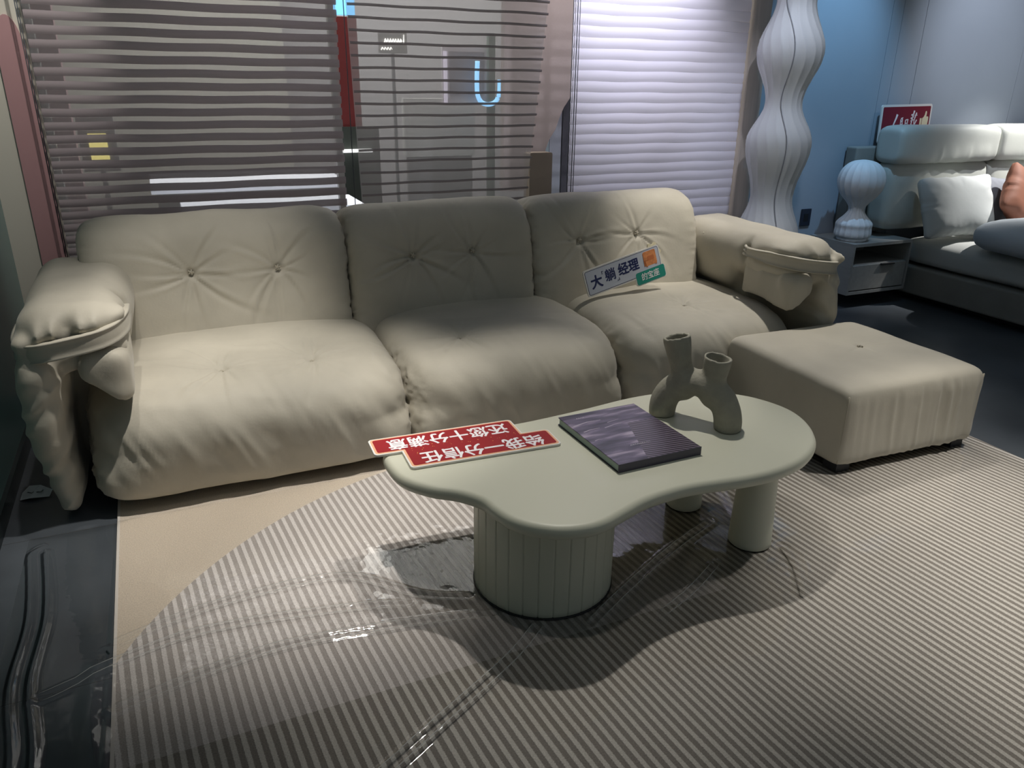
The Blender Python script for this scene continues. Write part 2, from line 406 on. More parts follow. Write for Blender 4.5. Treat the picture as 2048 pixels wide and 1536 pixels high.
def circ3(a, b, c):
    A = np.array([[2*(b[0]-a[0]), 2*(b[1]-a[1])], [2*(c[0]-a[0]), 2*(c[1]-a[1])]])
    r = np.array([b[0]**2+b[1]**2-a[0]**2-a[1]**2, c[0]**2+c[1]**2-a[0]**2-a[1]**2]); o = np.linalg.solve(A, r)
    return o[0], o[1], math.hypot(a[0]-o[0], a[1]-o[1])
ARC = circ3((-.259, 1.93), (.113, 2.376), (.634, 2.654))
RUG = rug_material()

# ------------------------------------------------------------------ text meshes
DG = None
def text_mesh(name, body, size, mat_, parent, loc, rotz=0.0, thick=0.0006, bold=0.012, shear=0.0, sx=1.0):
    c = bpy.data.curves.new('txt', 'FONT'); c.body = body; c.size = size; c.align_x = 'CENTER'; c.align_y = 'CENTER'; c.offset = 0; c.extrude = thick; c.shear = shear
    o = bpy.data.objects.new('txt', c); COL.objects.link(o); dg = bpy.context.evaluated_depsgraph_get()
    me = bpy.data.meshes.new_from_object(o.evaluated_get(dg)); bpy.data.objects.remove(o)
    if bold:                                            # heavier strokes: the glyphs laid over themselves with tiny shifts
        bm = bmesh.new(); d = bold*size
        for k, (dx, dy) in enumerate(((0, 0), (d, 0), (-d, 0), (0, d), (0, -d), (d*.7, d*.7), (-d*.7, -d*.7), (d*.7, -d*.7), (-d*.7, d*.7))):
            m2 = me.copy(); m2.transform(Matrix.Translation((dx, dy, k*.00003))); bm.from_mesh(m2); bpy.data.meshes.remove(m2)
        bm.to_mesh(me); bm.free()
    Mx = Matrix.Translation(loc)@Matrix.Rotation(rotz, 4, 'Z')@Matrix.Diagonal((sx, 1, 1, 1)); me.transform(Mx); me.materials.clear()
    return link(name, me, mat_, parent, False)
def strokes(name, polys, w, mat_, parent, z, th=.0008):
    bm = bmesh.new()
    for P in polys:
        ww = w
        if isinstance(P, tuple): ww, P = P
        P = np.array(P, float); L_, R_ = [], []
        for i, p in enumerate(P):
            t = vn(np.append(P[min(i+1, len(P)-1)]-P[max(i-1, 0)], 0))[:2]; n = np.array([-t[1], t[0]])
            k = ww*(1.15-.75*i/(len(P)-1)); L_.append(p+n*k/2); R_.append(p-n*k/2)
        ring = L_+R_[::-1]; lo = [bm.verts.new((q[0], q[1], z)) for q in ring]; hi = [bm.verts.new((q[0], q[1], z+th)) for q in ring]
        n = len(P); N = len(ring)
        for i in range(n-1):
            bm.faces.new((hi[i], hi[i+1], hi[N-2-i], hi[N-1-i]))
        for i in range(N): bm.faces.new((lo[i], lo[(i+1) % N], hi[(i+1) % N], hi[i]))
    return bm_obj(name, bm, mat_, parent, False)

# ================================================================== SETTING
tag(box('floor', -2.5, 8, -1.5, 9, -.05, 0, FLOOR), kind='structure')
# grout joints of the tiles are in the floor's own thin mesh strips
fl = bmesh.new()
for yy in (0.25, 1.05, 1.85, 2.66, 3.45): add_box(fl, -.9, -.2, yy-.0012, yy+.0012, -.001, .0006)
tag(bm_obj('trim_1', fl, mat('tile_grout', (.07, .075, .08), .8)), kind='structure')
tag(box('wall_left', -.80, -.655, -1.0, 4.12, 0, 2.95, WALLD), kind='structure')
tag(box('baseboard_left', -.655, -.640, -1.0, 4.12, 0, .07, mat('baseboard_dark', (.012, .018, .02), .3)), kind='structure')
# beige jamb and window wall
tag(box('wall_back_left', -.655, -.43, 4.12, 4.25, 0, 2.95, BEIGE), kind='structure')
tag(box('wall_back_low', -.43, 3.42, 4.14, 4.24, 0, .42, WALLD), kind='structure')
tag(box('trim_2', 3.36, 3.485, 4.02, 4.20, 0, 2.95, POST, bev=.004), kind='structure')
bw = bmesh.new(); xs = [3.485, 4.625, 4.725, 4.945, 6.02, 8.0]
for a, b in zip(xs[:-1], xs[1:]): add_box(bw, a+.0018, b-.0018, 4.16, 4.24, 0, 2.95)
add_box(bw, 3.485, 8, 4.164, 4.245, 0, 2.95)
tag(bm_obj('wall_back', bw, WALLB), kind='structure')
tag(box('wall_right', 8, 8.1, -1, 4.24, 0, 2.95, WALLB), kind='structure')
# rounded pink shape on the jamb, a reflection put in as colour
pk = [(-.545, .0), (-.44, .0)]+[(-.4925+.0525*math.cos(a), 1.52+.16*math.sin(a)) for a in np.linspace(0, PI, 16)]
o = prism('pink_reflection', pk, 0, .012, PINK); o.rotation_euler = (PI/2, 0, 0); o.location = (0, 4.12, 0); tag(o, kind='structure')
# window
win = empty('window_1', (0, 4.18, 0)); tag(win, kind='structure')
wb = bmesh.new()
for x0, x1 in ((-.43, -.40), (.865, .895), (2.30, 2.33), (3.33, 3.36)): add_box(wb, x0, x1, -.02, .02, .42, 2.95)
add_box(wb, -.43, 3.36, -.02, .02, .40, .44)
bm_obj('window_frame', wb, ALU, win)
box('window_pane', -.40, 3.33, -.003, .003, .44, 2.95, GLASS, win)

# ------------------------------------------------------------------ blinds
def blind(name, label, TL, TR, BL, BR, pitch, vane, matv, mats, sheer=True, z0ph=0.0, cords=(), tilt=0.0, bulge=.012):
    """TL.. : (x,y,z) of the visible quad; vanes hang across, each a thin curved strip"""
    TL, TR, BL, BR = [np.array(p, float) for p in (TL, TR, BL, BR)]
    root = empty(name, tuple((TL+TR)/2), label=label, cat='window blind'); o0 = (TL+TR)/2
    H = TL[2]-BL[2]; n = int(H/pitch); V, Fq = [], []
    NX = 24
    for i in range(n):
        t0 = (i*pitch+z0ph)/H; t1 = (i*pitch+z0ph+vane)/H
        if t1 > 1: break
        for k in range(5):
            t = t0+(t1-t0)*k/4; bul = -bulge*math.sin(PI*k/4)*min(1, vane/.03)-tilt*(k/4)
            a = TL+(BL-TL)*t; b = TR+(BR-TR)*t
            for j in range(NX+1):
                p = a+(b-a)*j/NX; V.append(p-o0+np.array([0, bul-.012, .0015*math.sin(j*.7+i)]))
        base = i*5*(NX+1)
        for k in range(4):
            for j in range(NX):
                q = base+k*(NX+1)+j; Fq.append((q, q+1, q+NX+2, q+NX+1))
    so = mesh_np('slats', V, Fq, matv, root)
    if sheer:
        V = []; Fq = []; NZ = 30
        for i in range(NZ+1):
            a = TL+(BL-TL)*i/NZ; b = TR+(BR-TR)*i/NZ
            for j in range(NX+1): V.append(a+(b-a)*j/NX-o0+np.array([0, .006, 0]))
        for i in range(NZ):
            for j in range(NX):
                q = i*(NX+1)+j; Fq.append((q, q+1, q+NX+2, q+NX+1))
        mesh_np('sheer', V, Fq, mats, root)
    bx = bmesh.new(); d = BR-BL
    add_box(bx, BL[0]-o0[0], BR[0]-o0[0], BL[1]-o0[1]-.012, BL[1]-o0[1]+.012, BL[2]-o0[2]-.03, BL[2]-o0[2])
    bm_obj('bottom_rail', bx, ALU, root)
    box('headrail', TL[0]-o0[0], TR[0]-o0[0], -.03, .03, 0, .07, ALU, root)
    for cx in cords:
        tube('cord', [(cx-o0[0], -.03, 0), (cx-o0[0]+.001, -.032, -H*.5), (cx-o0[0], -.03, -H)], .0022, CORD, root, 6)
    return root
ZT, ZB = 2.86, .60
blind('roller_blind', 'mauve slatted blind over the leftmost window, behind the left sofa section', (-.405, 4.06, ZT), (.895, 4.06, ZT), (-.425, 4.06, ZB), (.875, 4.06, ZB), .0552, .035, SLATD, SHEERL, cords=(-.437, -.43), z0ph=.004, bulge=.005)
blind('roller_blind', 'thin slatted see-through blind at the middle window, narrowing towards the sofa', (.91, 4.06, ZT), (2.13, 4.06, ZT), (.965, 4.06, ZB), (1.88, 4.06, ZB), .0560, .0125, SLATM, SHEERM, cords=(.915,), z0ph=.012)
rb = blind('roller_blind', 'closed lavender white blind at the right window beside the wooden post', (2.165, 4.06, ZT), (3.352, 4.06, ZT), (2.165, 4.06, ZB), (3.352, 4.06, ZB), .0565, .0565, BLINDR, None, sheer=False, cords=(2.15, 2.175, 2.19), z0ph=0, tilt=-.004, bulge=.004)

# ------------------------------------------------------------------ room beyond the window
tag(box('wall_far', -2.5, 6, 6.9, 7.0, 0, 2.95, mat('far_wall', (.36, .35, .36), .7)), kind='structure')
tag(box('wall_far_left', -.9, 1.02, 6.6, 6.72, 0, 2.95, mat('far_wall_light', (.46, .45, .40), .7)), kind='structure')
tag(box('trim_4', -.86, -.40, 5.2, 5.3, 0, 2.95, mat('far_pink_panel', (.36, .22, .24), .7)), kind='structure')
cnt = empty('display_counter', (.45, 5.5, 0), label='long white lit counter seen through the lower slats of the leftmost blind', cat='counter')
box('worktop', -.5, .66, -.3, .3, .78, .84, mat('counter_white', (.85, .85, .88), .4, emit=(.8, .85, 1), estr=.5), cnt, bev=.004)  # worktop gets emission so that it looks lit
box('front_panel', -.47, .64, -.26, .27, .0, .78, mat('counter_side', (.22, .22, .2), .6), cnt)
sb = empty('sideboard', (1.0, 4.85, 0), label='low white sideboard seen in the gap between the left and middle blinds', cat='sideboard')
box('top_board', -.9, .12, -.2, .25, .68, .745, mat('sideboard_white', (.85, .87, .92), .4, emit=(.8, .85, 1), estr=.35), sb, bev=.004)  # emission on the white board stands in for light on it
box('carcass', -.88, .10, -.18, .23, 0, .68, mat('sideboard_dark', (.02, .025, .04), .5), sb)
ys = empty('lit_sign', (-.30, 5.45, 0), label='small yellow lit box glowing through the left part of the leftmost blind', cat='light box')
box('casing', -.10, .10, 0, .08, .90, 1.26, mat('light_box_case', (.2, .2, .2), .5), ys)
box('glowing_face', -.05, .05, -.012, 0, .97, 1.12, mat('light_box_yellow', (.6, .55, .25), .5, emit=(1, .85, .25), estr=.7), ys)
box('stand', -.015, .015, .02, .05, 0, .90, ALU, ys)
rp = empty('red_display_panel', (1.24, 5.5, 0), label='tall red panel standing in the gap between the left and middle blinds', cat='display panel')
box('panel', -.06, .09, 0, .05, 1.14, 1.82, mat('panel_red', (.22, .03, .03), .5), rp)
box('base', -.06, .20, -.02, .10, 0, 1.14, mat('panel_base', (.06, .07, .06), .5), rp)
box('shelf_edge', -.07, .14, -.06, .0, .975, .995, mat('shelf_lit', (.8, .8, .8), .5, emit=(1, 1, 1), estr=.8), rp)  # shelf edge brightened by its own emission
bl = box('light_box', 1.26, 1.42, 5.9, 5.98, 1.86, 2.4, mat('light_box_blue', (.2, .5, .8), .5, emit=(.15, .55, 1), estr=.9)); tag(bl, 'glowing blue box high up between the left and middle blinds', 'light box')
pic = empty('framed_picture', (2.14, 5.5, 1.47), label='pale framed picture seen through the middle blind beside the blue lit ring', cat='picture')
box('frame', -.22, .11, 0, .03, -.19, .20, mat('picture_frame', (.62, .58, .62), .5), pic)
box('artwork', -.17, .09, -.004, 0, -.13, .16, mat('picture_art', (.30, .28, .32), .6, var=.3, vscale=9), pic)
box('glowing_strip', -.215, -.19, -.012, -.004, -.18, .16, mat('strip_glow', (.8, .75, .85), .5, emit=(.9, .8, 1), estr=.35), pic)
ur = [(.0, .12), (-.005, .0), (0, -.10), (.03, -.15), (.08, -.165), (.13, -.15), (.165, -.10), (.17, 0)]
ul = catmull(ur, 6, False); lampu = empty('ring_light', (2.15, 5.42, 1.45), label='blue glowing U-shaped tube light seen through the middle blind', cat='light')
tube('glowing_tube', [(p[0], 0, p[1]) for p in ul], .016, mat('blue_tube', (.4, .7, 1), .4, emit=(.25, .60, 1), estr=1.3), lampu, 10)
box('pole', .085, .135, .0, .04, -1.45, .3, mat('pole_green_grey', (.16, .20, .17), .6), lampu)
lt = empty('shop_sign', (1.60, 5.6, 1.69), label='small white glowing lettering seen through the upper part of the middle blind', cat='sign')
GLOW = mat('sign_glow', (1, 1, 1), .5, emit=(1, .97, .9), estr=2.2)
# illegible glowing marks
rr_ = random.Random(3); pl = []
for k in range(7):
    x = -.06+k*.018; pl.append([(x, -.015+rr_.random()*.01), (x+.008, .012), (x+.014, -.005), (x+.006, -.018)])
for k in range(4):
    x = -.085+k*.02; pl.append([(x, -.058), (x+.01, -.042), (x+.016, -.055)])
pl.append([(.075, -.018), (.078, .04)])
g = strokes('lettering', pl, .006, GLOW, lt, 0, .002); g.rotation_euler = (PI/2, 0, 0)
box('post', -.01, .01, .01, .03, -1.69, -.08, ALU, lt); box('backing_plate', -.1, .1, .004, .02, -.08, .06, mat('sign_plate', (.30, .30, .29), .6), lt)
lp = empty('display_board', (1.93, 5.63, 0), label='pale board lit behind the lower half of the middle blind', cat='board'); box('board', -.27, .27, -.03, .03, .92, 1.32, mat('board_light', (.72, .72, .70), .6), lp); box('stand', -.25, .25, -.02, .02, 0, .92, mat('board_stand', (.3, .3, .3), .6), lp)
# partition with curved edge, pale columns, upholstered box
cv = [(2.28, 0), (2.28, .90), (2.31, 1.02), (2.36, 1.10), (2.42, 1.18), (2.455, 1.26), (2.50, 1.34), (2.72, 1.42), (2.72, 2.95), (1.93, 2.95), (1.93, 0)]
cv = [(1.90, .82), (2.165, .82), (2.165, .98), (2.18, 1.06), (2.205, 1.12), (2.24, 1.17), (2.265, 1.235), (2.295, 1.30), (2.34, 1.36), (2.52, 1.40), (2.52, 2.95), (1.90, 2.95)]
cv = [(x*1.067, 1.45+(z-1.45)*1.067) for x, z in cv]
o = prism('trim_5', cv, 0, .05, mat('partition_mauve', (.46, .385, .37), .7)); o.rotation_euler = (PI/2, 0, 0); o.location = (0, 4.72, 0); tag(o, kind='structure')
o = empty('sliding_door', (2.46, 4.80, 0), label='pale blue panelled door seen in the gap left of the lavender blind', cat='door')
box('leaf', -.19, -.045, 0, .04, 0, 1.6, mat('door_pale_blue', (.65, .80, .86), .5), o); box('leaf', -.04, .045, 0, .04, 0, 1.6, mat('door_pale_grey', (.66, .70, .80), .5), o)
box('stile', .05, .16, -.01, .05, 0, 1.6, mat('door_dark', (.12, .12, .15), .5), o); box('handle', -.182, -.168, -.02, 0, .97, 1.0, DARK, o)
o = empty('armchair', (2.17, 4.52, 0), label='brown upholstered chair back seen between the middle and right blinds', cat='chair')
ch = rrect(-.065, .090, .35, 1.035, .012); p = prism('backrest', ch, 0, .08, mat('brown_fabric', (.24, .195, .155), .8), o); p.rotation_euler = (PI/2, 0, 0)
box('seat', -.055, .075, -.07, .20, .28, .38, mat('brown_seat', (.15, .12, .1), .8), o); box('leg', -.05, -.02, -.05, -.02, 0, .29, DARK, o); box('leg', .04, .07, -.05, -.02, 0, .29, DARK, o)
box('leg', -.05, -.02, .16, .19, 0, .29, DARK, o); box('leg', .04, .07, .16, .19, 0, .29, DARK, o)

# ================================================================== RUG + FILM
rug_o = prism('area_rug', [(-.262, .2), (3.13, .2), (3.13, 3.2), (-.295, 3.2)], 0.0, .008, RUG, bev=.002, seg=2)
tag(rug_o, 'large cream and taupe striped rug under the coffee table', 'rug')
rb_ = bmesh.new()
add_box(rb_, -.006, .003, -1.5, 1.5, 0, .0085, .001)
rbo = bm_obj('binding', rb_, mat('rug_binding', (.62, .58, .54), .8), rug_o); rbo.location = (-.2785, 1.70, 0); rbo.rotation_euler = (0, 0, .011)

# clear plastic film: long soft ridges and fine crinkle
def film():
    x = np.arange(-.56, 3.10, .006); y = np.arange(.45, 2.66, .006); X, Y = np.meshgrid(x, y, indexing='ij')
    Z = .0095+np.clip(.0012*vnoise(X*3, Y*3, X*0+1.3)+.0012*vnoise(X*9, Y*5, X*0+5.1), -.0005, 1)
    lines = []
    def crease(P, w, h, double=0.0):
        nonlocal Z
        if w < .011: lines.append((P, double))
        P = catmull(P, 6, False); D = np.full(X.shape, 9.); S = np.zeros(X.shape)
        for i in range(len(P)-1):
            a, b = P[i], P[i+1]; d = b-a; L2 = d@d; t = np.clip(((X-a[0])*d[0]+(Y-a[1])*d[1])/L2, 0, 1)
            ex, ey = X-a[0]-t*d[0], Y-a[1]-t*d[1]; r = np.sqrt(ex*ex+ey*ey); sg = np.sign(ex*d[1]-ey*d[0]); m = r < np.abs(D); D = np.where(m, r*np.where(sg == 0, 1, sg), D)
        Z += h*np.exp(-(D/w)**2)
        if double: Z += h*.8*np.exp(-((D-double)/w)**2)
    crease([(-.28, 1.99), (.0, 2.06), (.35, 2.05), (.55, 1.87), (.68, 1.80)], .007, .007, .03)
    crease([(-.45, 1.85), (-.1, 1.95), (.3, 1.90), (.5, 1.84)], .007, .005, .03)
    crease([(-.27, 1.73), (.1, 1.80), (.45, 1.76), (.72, 1.70)], .007, .007, .028)
    crease([(.15, 1.22), (.40, 1.36), (.66, 1.50), (.80, 1.60)], .007, .008, .03)
    crease([(.95, 1.55), (1.15, 1.66), (1.4, 1.78), (1.6, 1.86)], .007, .008, .028)
    crease([(1.15, 1.50), (1.3, 1.56), (1.45, 1.64)], .007, .006, .025)
    crease([(1.70, 1.75), (1.75, 1.9), (1.85, 2.05), (2.1, 2.15)], .02, .010, .05)
    crease([(-.50, 2.55), (-.465, 2.2), (-.475, 1.9), (-.44, 1.6), (-.47, 1.2), (-.40, .6)], .012, .012, .045)
    crease([(-.32, 1.9), (-.33, 1.7), (-.31, 1.5), (-.33, 1.2), (-.32, .7)], .03, .012)
    crease([(1.62, 1.40), (1.70, 1.52), (1.74, 1.62)], .022, .010)
    crease([(2.2, .9), (2.5, 1.1), (2.75, 1.3)], .01, .004, .03)
    m = (X > -.30)
    Z = np.where(m, Z, Z-.006)
    V = np.stack([X, Y, Z], -1).reshape(-1, 3); ny = len(y); i, j = np.meshgrid(np.arange(len(x)-1), np.arange(ny-1), indexing='ij')
    Q = np.stack([i*ny+j, (i+1)*ny+j, (i+1)*ny+j+1, i*ny+j+1], -1).reshape(-1, 4)
    sh = mesh_np('plastic_sheet', V, Q, FILM)
    for P, dbl in lines:                                     # whitish tubes added along the creases to imitate bright glints
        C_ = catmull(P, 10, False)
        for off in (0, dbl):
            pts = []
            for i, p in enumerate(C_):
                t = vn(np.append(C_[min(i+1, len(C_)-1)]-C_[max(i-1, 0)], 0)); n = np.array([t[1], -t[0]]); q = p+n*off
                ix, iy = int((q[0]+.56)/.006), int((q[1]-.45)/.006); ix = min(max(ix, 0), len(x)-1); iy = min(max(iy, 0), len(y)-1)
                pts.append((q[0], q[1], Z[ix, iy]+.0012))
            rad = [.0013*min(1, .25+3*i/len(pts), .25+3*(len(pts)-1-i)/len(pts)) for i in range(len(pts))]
            tube('glint_line', pts, rad, GLINT, sh, 5)
    return sh
tag(film(), 'clear crinkled plastic film spread over the rug and dark floor', 'plastic sheet')

# ================================================================== SOFA
sofa = empty('sofa', (0, 0, 0), label='long beige tufted three-section sofa with wrapped puffy armrests', cat='sofa')
def seam_pucker(P, hx, amp, wid, freq, seed, axis=0, along=(1, 2)):
    d = hx-np.abs(P[:, axis]); s = P[:, along[0]]*freq+seed*3.7; t = P[:, along[1]]*freq
    return amp*np.exp(-np.clip(d, 0, 9)/wid)*(.5*vnoise(s, t, P[:, axis]*4+seed)+.6*(ridge(s*1.3, t*1.3, P[:, axis]*2+seed)-.4))
def folds(P, ax, hy, amp, freq, seed, z0, z1, slant=.35):
    """long gathers running down the front face"""
    m = smooth01((-P[:, 1]-hy*.55)/(hy*.35))*smooth01((z1-P[:, 2])/.12)*smooth01((P[:, 2]-z0-.012)/.07)
    u = P[:, 0]*freq+P[:, 2]*freq*slant
    n = ridge(u, P[:, 2]*1.6+seed, P[:, 0]*0+seed*2.3)
    n2 = ridge(u*1.9+4, P[:, 2]*3+seed, P[:, 0]*0+seed*1.1)
    return amp*m*(n*.7+n2*.3)
def seat(x0, x1, seed, tuf, top=.442, fa=.010, sp=.016):
    hx = (x1-x0)/2+.004; hy, hz = .57, (top-.035)/2; c = ((x0+x1)/2, 3.255, .035+hz)
    T = [(t[0]-c[0], t[1]-c[1]) for t in tuf]
    def fn(P, N):
        up = smooth01((N[:, 2]-.2)/.5)
        h = up*tufts_h(P, T, (0, 1), .018, .020, .022, .20, 15, .0075, .15, seed)
        h += folds(P, 0, hy, fa, 13, seed, -hz, hz*.55, .45)
        h += seam_pucker(P, hx, sp, .030, 32, seed)*smooth01((-P[:, 1]-.05)/.3)
        h += .005*vnoise(P[:, 0]*5, P[:, 1]*5, P[:, 2]*5+seed)+.0016*vnoise(P[:, 0]*16, P[:, 1]*16, P[:, 2]*16)
        h += .0022*ridge(P[:, 0]*22+P[:, 2]*12+seed, P[:, 1]*5-P[:, 2]*7, P[:, 2]*2)*smooth01((-P[:, 1]-.2)/.2)*smooth01((P[:, 2]+.17)/.08)
        h += up*.004*ridge(P[:, 0]*6+seed, P[:, 1]*16+P[:, 0]*4, P[:, 2]*0)*smooth01((P[:, 1]*-1+.05)/.3)*.6
        return h
    def pre(P):
        q = P.copy(); k = smooth01((P[:, 2]+hz)/(2*hz)); q[:, 1] -= 0.02*np.sin(PI*k)*smooth01(-P[:, 1]/hy)
        q[:, 2] += .018*(1-(P[:, 0]/hx)**2)*smooth01(P[:, 2]/hz)
        return q
    o = puff('seat_cushion', (hx, hy, hz), c, SOFA, sofa, 5.5, 3.0, 12, .0105, fn, pre, None, True)
    V = np.empty(len(o.data.vertices)*3, dtype=np.float32); o.data.vertices.foreach_get('co', V); V = V.reshape(-1, 3)
    for t in tuf:
        m = (np.abs(V[:, 0]-t[0]) < .012) & (np.abs(V[:, 1]-t[1]) < .012); button(o, (t[0], t[1], V[m][:, 2].max()-.004), (0, 0, 1))
    return o
def button(parent, loc, nrm):
    """knotted covered tuft button"""
    bm = bmesh.new()
    for k in range(5):
        a = 2*PI*k/5; M_ = Matrix.Translation((.0075*math.cos(a), .0075*math.sin(a), .002))@Matrix.Rotation(a, 4, 'Z')@Matrix.Rotation(.5, 4, 'Y')@Matrix.Diagonal((1, .6, .7, 1))
        bmesh.ops.create_uvsphere(bm, u_segments=10, v_segments=6, radius=.0065, matrix=M_)
    bmesh.ops.create_uvsphere(bm, u_segments=10, v_segments=6, radius=.005, matrix=Matrix.Translation((0, 0, .004)))
    o = bm_obj('tuft_button', bm, SEAM, parent, True); o.location = loc; o.rotation_euler = Vector(nrm).to_track_quat('Z', 'Y').to_euler(); return o
seat(-.350, .803, 1, [(.12, 2.93), (.455, 2.93)], .442)
seat(.803, 1.790, 2, [(1.085, 2.96)], .442, .007)
seat(1.790, 2.78, 3, [(2.304, 3.03)], .438, .007)
def back(x0, x1, seed, tuf, ztop=.90, lean=11):
    hx = (x1-x0)/2+.003; hz = .36; hy = .215; c = ((x0+x1)/2, 3.575, ztop-hz+.005)
    a = math.radians(-lean); Mx = np.array([[1, 0, 0], [0, math.cos(a), -math.sin(a)], [0, math.sin(a), math.cos(a)]])
    T = [(t[0]-c[0], (t[1]-c[2]-.041)/.98) for t in tuf]
    def fn(P, N):
        fr = smooth01((-N[:, 1]-.15)/.5)
        h = fr*tufts_h(P, T, (0, 2), .022, .020, .020, .15, 11, .0095, .17, seed+20)
        h += seam_pucker(P, hx, .012, .030, 30, seed, 0, (2, 1))
        h += .006*vnoise(P[:, 0]*5, P[:, 1]*5, P[:, 2]*5+seed*2)+.0016*vnoise(P[:, 0]*17, P[:, 1]*17, P[:, 2]*17)
        bot = smooth01((-P[:, 2]+.02)/.3)*fr
        h += bot*.004*ridge(P[:, 0]*9+seed, P[:, 2]*2, P[:, 1]*0)
        return h
    o = puff('backrest_cushion', (hx, hy, hz), c, SOFA, sofa, 10, 3.3, 5, .0105, fn, None, Mx, True)
    # place the buttons on the front face
    V = np.empty(len(o.data.vertices)*3, dtype=np.float32); o.data.vertices.foreach_get('co', V); V = V.reshape(-1, 3)
    for t in tuf:
        m = (np.abs(V[:, 0]-t[0]) < .02) & (np.abs(V[:, 2]-t[1]) < .02); y = V[m][:, 1].min()
        button(o, (t[0], y+.002, t[1]), (0, -1, .25))
    return o
back(-.335, .728, 1, [(.070, .690), (.418, .685)], .905)
back(.728, 1.645, 2, [(1.028, .690), (1.325, .690)], .905)
back(1.645, 2.63, 3, [(1.905, .70), (2.245, .715)], .905)
bs = bmesh.new(); add_box(bs, -.30, 2.75, 2.86, 3.80, .02, .12)
bm_obj('plinth', bs, DARK, sofa)

def armrest(xc, o_, seed):
    """o_ = +1 when outward is +x.  One skin: thick roll on top, long outer panel to the floor, short inner flap"""
    def rb3(X, Y, Z, c, h, r):
        qx, qy, qz = np.abs(X-c[0])-h[0]+r, np.abs(Y-c[1])-h[1]+r, np.abs(Z-c[2])-h[2]+r
        return np.sqrt(np.maximum(qx, 0)**2+np.maximum(qy, 0)**2+np.maximum(qz, 0)**2)+np.minimum(np.maximum(qx, np.maximum(qy, qz)), 0)-r
    def f(X, Y, Z):
        U = (X-xc)*o_
        roll = rb3(U, Y, Z, (-.005, 3.16, .648), (.163+.012*smooth01((Y-2.9)/.5), .47, .115), .108)
        rear = rb3(U, Y, Z, (-.02, 3.38, .57), (.14, .27, .13), .10)
        tp = smooth01((.42-Z)/.36)
        out = rb3(U, Y, Z, (.118-.030*tp+.012*np.sin(Z*9), 3.03, .355), (.060-.022*tp, .355-.05*tp, .335), .055)
        core = rb3(U, Y, Z, (.03, 3.36, .40), (.10, .28, .30), .05)
        d = smin(roll, rear, .05); d = smin(d, out, .012); d = smin(d, core, .03)
        # strap squeeze near the front
        zs = .666-.045*(U+.17)/.34
        sq = .022*np.exp(-((Z-zs)/.034)**2)*smooth01((2.98-Y)/.1)
        pk_ = .026*ridge(U*17+seed, Z*4+seed, Y*3)*np.exp(-((Z-zs-.055)/.032)**2)*smooth01((2.90-Y)/.12)
        pl_ = .013*ridge(U*4, Z*17+U*14+seed, Y*4)*smooth01((zs-.03-Z)/.06)*smooth01((3.0-Y)/.14)
        w = .005*vnoise(X*7+seed, Y*7, Z*7)
        inn = smooth01((-U-.03)/.08)
        pin = .022*np.exp(-((Y-3.02)/.03)**2-((Z-.668)/.045)**2)*inn+.008*np.exp(-((Y-3.02)/.014)**2)*inn*smooth01((.76-Z)/.05)
        pin = pin+.004*ridge(Y*22, Z*20+seed, U*0)*np.exp(-((Y-3.03)/.09)**2-((Z-.668)/.08)**2)*inn
        return d+sq+w+pin-pk_*.9-pl_*.8
    V, Q = surface_nets(f, (xc-.25, 2.62, .02), (xc+.25, 3.72, .82), .0085)
    V = relax(V, Q, 2); a = mesh_np('armrest', V, Q, SOFA, sofa)
    # inner flap hanging under the strap, with a pointed lower corner
    def ff(X, Y, Z):
        U = (X-xc)*o_; c = (-.085, 2.86, .520)
        zl = .445+.10*smooth01((U+.16)/.16)
        d = rb3(U, Y, Z, c, (.078, .185, .103), .05)
        cut = (zl+.02*np.sin(Y*9)-Z)*.8
        return np.maximum(d, cut)+.004*vnoise(X*9, Y*9, Z*9)-.007*ridge(U*14, Z*5+seed, Y*14)*smooth01((.66-Z)/.05)*smooth01((Z-.5)/.06)
    V, Q = surface_nets(ff, (xc-.22, 2.62, .40), (xc+.22, 3.10, .72), .0095)
    V = relax(V, Q, 3); mesh_np('inner_flap', V, Q, SOFA, a)
    # strap ribbon round the front, wrapped onto the skin
    from mathutils.bvhtree import BVHTree
    va = np.empty(len(a.data.vertices)*3, dtype=np.float32); a.data.vertices.foreach_get('co', va); va = va.reshape(-1, 3)
    path = []
    for k in range(41):
        ang = PI+PI*k/40; e = 2/3.3; cu, su = math.cos(ang), math.sin(ang)
        u = .175*math.copysign(abs(cu)**e, cu); y = 3.0-.335*abs(su)**e
        z = .668 if u < -.155 else .668-.045*min(1, (u+.155)/.31); path.append([u, y, z])
    bvh = BVHTree.FromPolygons([tuple(v) for v in va.tolist()], Q.tolist())
    P = np.array(path); NS = []; offs = np.zeros((41, 5))
    U = (va[:, 0]-xc)*o_
    for i in range(41):
        t = P[min(i+1, 40)]-P[max(i-1, 0)]; n = vn([t[1], -t[0], 0])
        if np.dot(n, [P[i, 0], P[i, 1]-3.0, 0]) < 0: n = -n
        NS.append(n)
        for r in range(5):
            q = P[i]+n*.12+np.array([0, 0, -.03+.015*r]); dr_ = -n
            hit = bvh.ray_cast(Vector((xc+o_*q[0], q[1], q[2])), Vector((o_*dr_[0], dr_[1], 0)), .25)
            offs[i, r] = .12-hit[3] if hit[0] is not None else np.nan
    for r in range(5):
        ok = ~np.isnan(offs[:, r]); offs[:, r] = np.interp(np.arange(41), np.arange(41)[ok], offs[ok, r])
        for _ in range(5): offs[:, r] = np.convolve(np.pad(offs[:, r], 1, 'edge'), [.25, .5, .25], 'valid')
    offs[:, 3] = np.minimum(offs[:, 3], offs[:, 2]+.004); offs[:, 4] = np.minimum(offs[:, 4], offs[:, 2]+.006); offs[:, 1] = np.minimum(offs[:, 1], offs[:, 2]+.006); offs[:, 0] = np.minimum(offs[:, 0], offs[:, 2]+.010)
